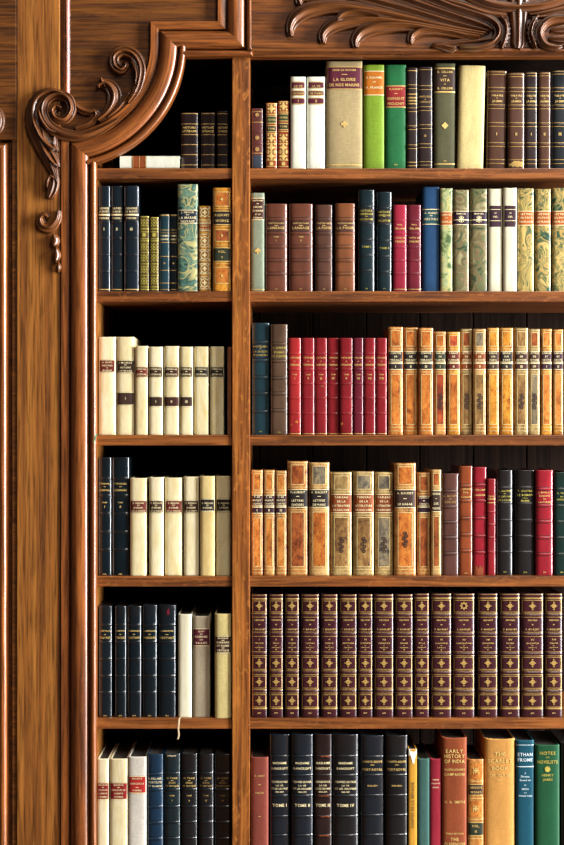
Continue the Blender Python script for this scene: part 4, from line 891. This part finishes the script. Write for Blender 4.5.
# frieze fronds
YF = -.012
fr = carve('frieze_carving', [
    dict(p=[(291, 39, 1.6), (290.4, 30, 3.2), (296, 19.6, 4.8), (311, 11.6, 5.2), (338, 9, 4.6), (372, 13, 4), (410, 21, 3.6), (450, 30, 3), (484, 36, 2)], h=.014),
    dict(p=[(322.8, 46, 1.6), (323, 37, 3.6), (331, 28.6, 4.8), (347, 23.6, 5), (376, 22, 4), (412, 26, 3.4), (452, 33, 2.8), (482, 38, 1.6)], h=.015),
    dict(p=[(336, 25, 1), (343, 16.6, 3), (358, 14.6, 3.2), (378, 19, 2)], h=.016),
    dict(p=[(355.2, 50, 1.6), (355.6, 42, 3.8), (363, 33.6, 4.8), (380, 28.4, 4.8), (408, 28, 4), (446, 34, 3), (478, 40, 1.6)], h=.016),
    dict(p=[(409.4, 46, 1.4), (411.4, 38, 3.4), (421, 32.6, 4), (440, 33, 3.4), (466, 39, 2)], h=.015),
    dict(p=[(300.6, 8, 1), (299, 3, 3), (304, -2.6, 4.4), (320, -4, 4), (345, 0, 3)], h=.014)], case, YF, .014, flute=.24, wide=1.3)
carve('frond', [
    dict(p=[(326, -8, 3), (362, 0, 3.6), (404, 11, 3.6), (448, 24, 3), (486, 34, 2)], h=.016),
    dict(p=[(366, -10, 3), (402, 1, 3.6), (440, 14, 3.4), (478, 27, 2.4), (490, 33, 1.4)], h=.018),
    dict(p=[(394, -14, 3), (422, -2, 4), (452, 10, 3.6), (480, 19, 3.4), (494, 27, 3.4), (497, 37, 3.2), (490, 46, 2.8), (476, 50, 2.2), (458, 50.4, 1.4)], h=.02),
    dict(p=[(496, 42, 1.6), (476, 43.6, 2.6), (452, 46, 2.4), (432, 47.4, 1.4)], h=.014),
    dict(p=[(430, 48.4, .8), (440, 48.4, 3), (450, 50.6, 3.2), (455, 51, 1)], h=.016)], fr, YF, .016, flute=.24, wide=1.3)
carve('centre_pendant', [
    dict(p=[(517, -6, 9), (517, 10, 8.4), (517, 26, 7), (517, 38, 6), (516.6, 47, 6), (515.6, 51.6, 3)], h=.014, lobes=3, flute=.16),
    dict(p=[(499, 20, 1.2), (503.6, 27, 3), (504.6, 36, 3.2), (502.6, 44, 3), (500, 51, 1.4)], h=.018, ruffle=.25),
    dict(p=[(536, 18, 1.2), (531, 27, 3), (529, 36, 3.2), (531, 44, 3), (534, 51, 1.4)], h=.018, ruffle=.25)], fr, YF, .018)
carve('cartouche_rim', [dict(p=[(448, -12, 4), (470, 0, 4.6), (492, 8, 4.4), (517, 10.6, 4.4), (542, 8, 4.4), (566, 0, 4.6), (590, -12, 4)], h=.022), dict(p=[(440, 2, 3), (462, 8, 5), (486, 16, 4), (505, 18, 2)], h=.013), dict(p=[(528, 18, 2), (548, 14, 4.6), (572, 8, 4)], h=.013)], fr, YF, .02)
carve('scroll_end', [dict(p=[(590, 18, 3), (566, 20.6, 3.6), (549, 22.6, 4), (539.6, 30, 4), (537.6, 39, 4), (543, 48, 3.6), (553, 50.6, 2.6), (560, 48.6, 1.2)], h=.021),
    dict(p=[(549, 33, 1.4), (562, 31, 3.4), (590, 28, 3.4)], h=.014), dict(p=[(547, 41, 1.4), (562, 41, 3.6), (590, 40, 3.4)], h=.014), dict(p=[(556, 47.6, 1.2), (572, 49, 2.6), (590, 50, 2.4)], h=.014)], fr, YF, .018)

# ------------------------------------------------------------------ wall panelling left of the bookcase
def struct(o): o['kind'] = 'structure'; return o
mb = MB(); mb.box(PX(-120), PX(17), .004, .03, 0.0, ZT)                                   # recessed panel field
mb.box(PX(-120), PX(17), -.006, .004, PZ(140), ZT, .0015); mb.box(PX(12.4), PX(17), -.004, .004, 0, PZ(140), .0012); mb.box(PX(9.6), PX(12.4), .001, .004, 0, PZ(142))
struct(mb.build('wall_left', M['oak_panel'], None))
tr = sweep('trim_1', [(1.4, 1200), (1.4, 500), (1.4, 150), (-120, 150)][::1], [(-6, -.004), (-5.6, 0), (-4.4, .0025), (-3.2, .001), (-2.6, .002)] + [(1.6 - 4.2*math.cos(math.pi*i/10), .003 + .009*math.sin(math.pi*i/10)) for i in range(11)] + [(7.2, .001), (8, -.004)], 'oak_mould', None, .003)
struct(tr)
tm = carve('trim_2', [dict(p=[(-14, 108, 2), (-4, 112, 4.6), (0.6, 121, 4.4), (-2, 131, 4), (-10, 136, 2)], h=.014)], None, -.006, .014); struct(tm)
mb = MB(); mb.box(-3.5, 3.5, -6.0, .4, -.05, 0.0)
M['floorwood'] = wood('floor_oak', srgb(60, 36, 20), srgb(92, 58, 34), srgb(120, 80, 48), 'X'); struct(mb.build('floor', M['floorwood'], None))

# ------------------------------------------------------------------ camera, light
cam = bpy.data.cameras.new('camera'); co = bpy.data.objects.new('camera', cam); COL.objects.link(co)
co.location = (0, -D, ZC); co.rotation_euler = (math.pi/2, 0, 0)
cam.sensor_fit = 'VERTICAL'; cam.sensor_height = 24; cam.lens = 24 * D / (H0 * S); cam.clip_start = .05
scene.camera = co
def area(name, loc, target, sx, sy, power, col):
    l = bpy.data.lights.new(name, 'AREA'); l.shape = 'RECTANGLE'; l.size = sx; l.size_y = sy; l.energy = power; l.color = col
    o = bpy.data.objects.new(name, l); COL.objects.link(o); o.location = loc
    o.rotation_euler = (Vector(target) - Vector(loc)).to_track_quat('-Z', 'Y').to_euler(); return o
area('window_daylight', (4.6, -1.35, 2.1), (0, 0, 2.1), 1.0, 4.0, 1500, (.96, .98, 1.0))
area('room_daylight', (1.9, -3.1, 4.5), (0, 0, 1.4), 1.8, 1.4, 150, (1.0, .93, .84))  # added soft fill, high in front, placed to keep sheen off the spines
wd = bpy.data.worlds.new('world'); scene.world = wd; wd.use_nodes = True
wd.node_tree.nodes['Background'].inputs[0].default_value = (1.0, .95, .88, 1); wd.node_tree.nodes['Background'].inputs[1].default_value = 0.05
vs_ = scene.view_settings
vs_.view_transform = 'Standard'; vs_.look = 'None'; vs_.gamma = 1.0; vs_.exposure = -0.42; vs_.use_curve_mapping = False
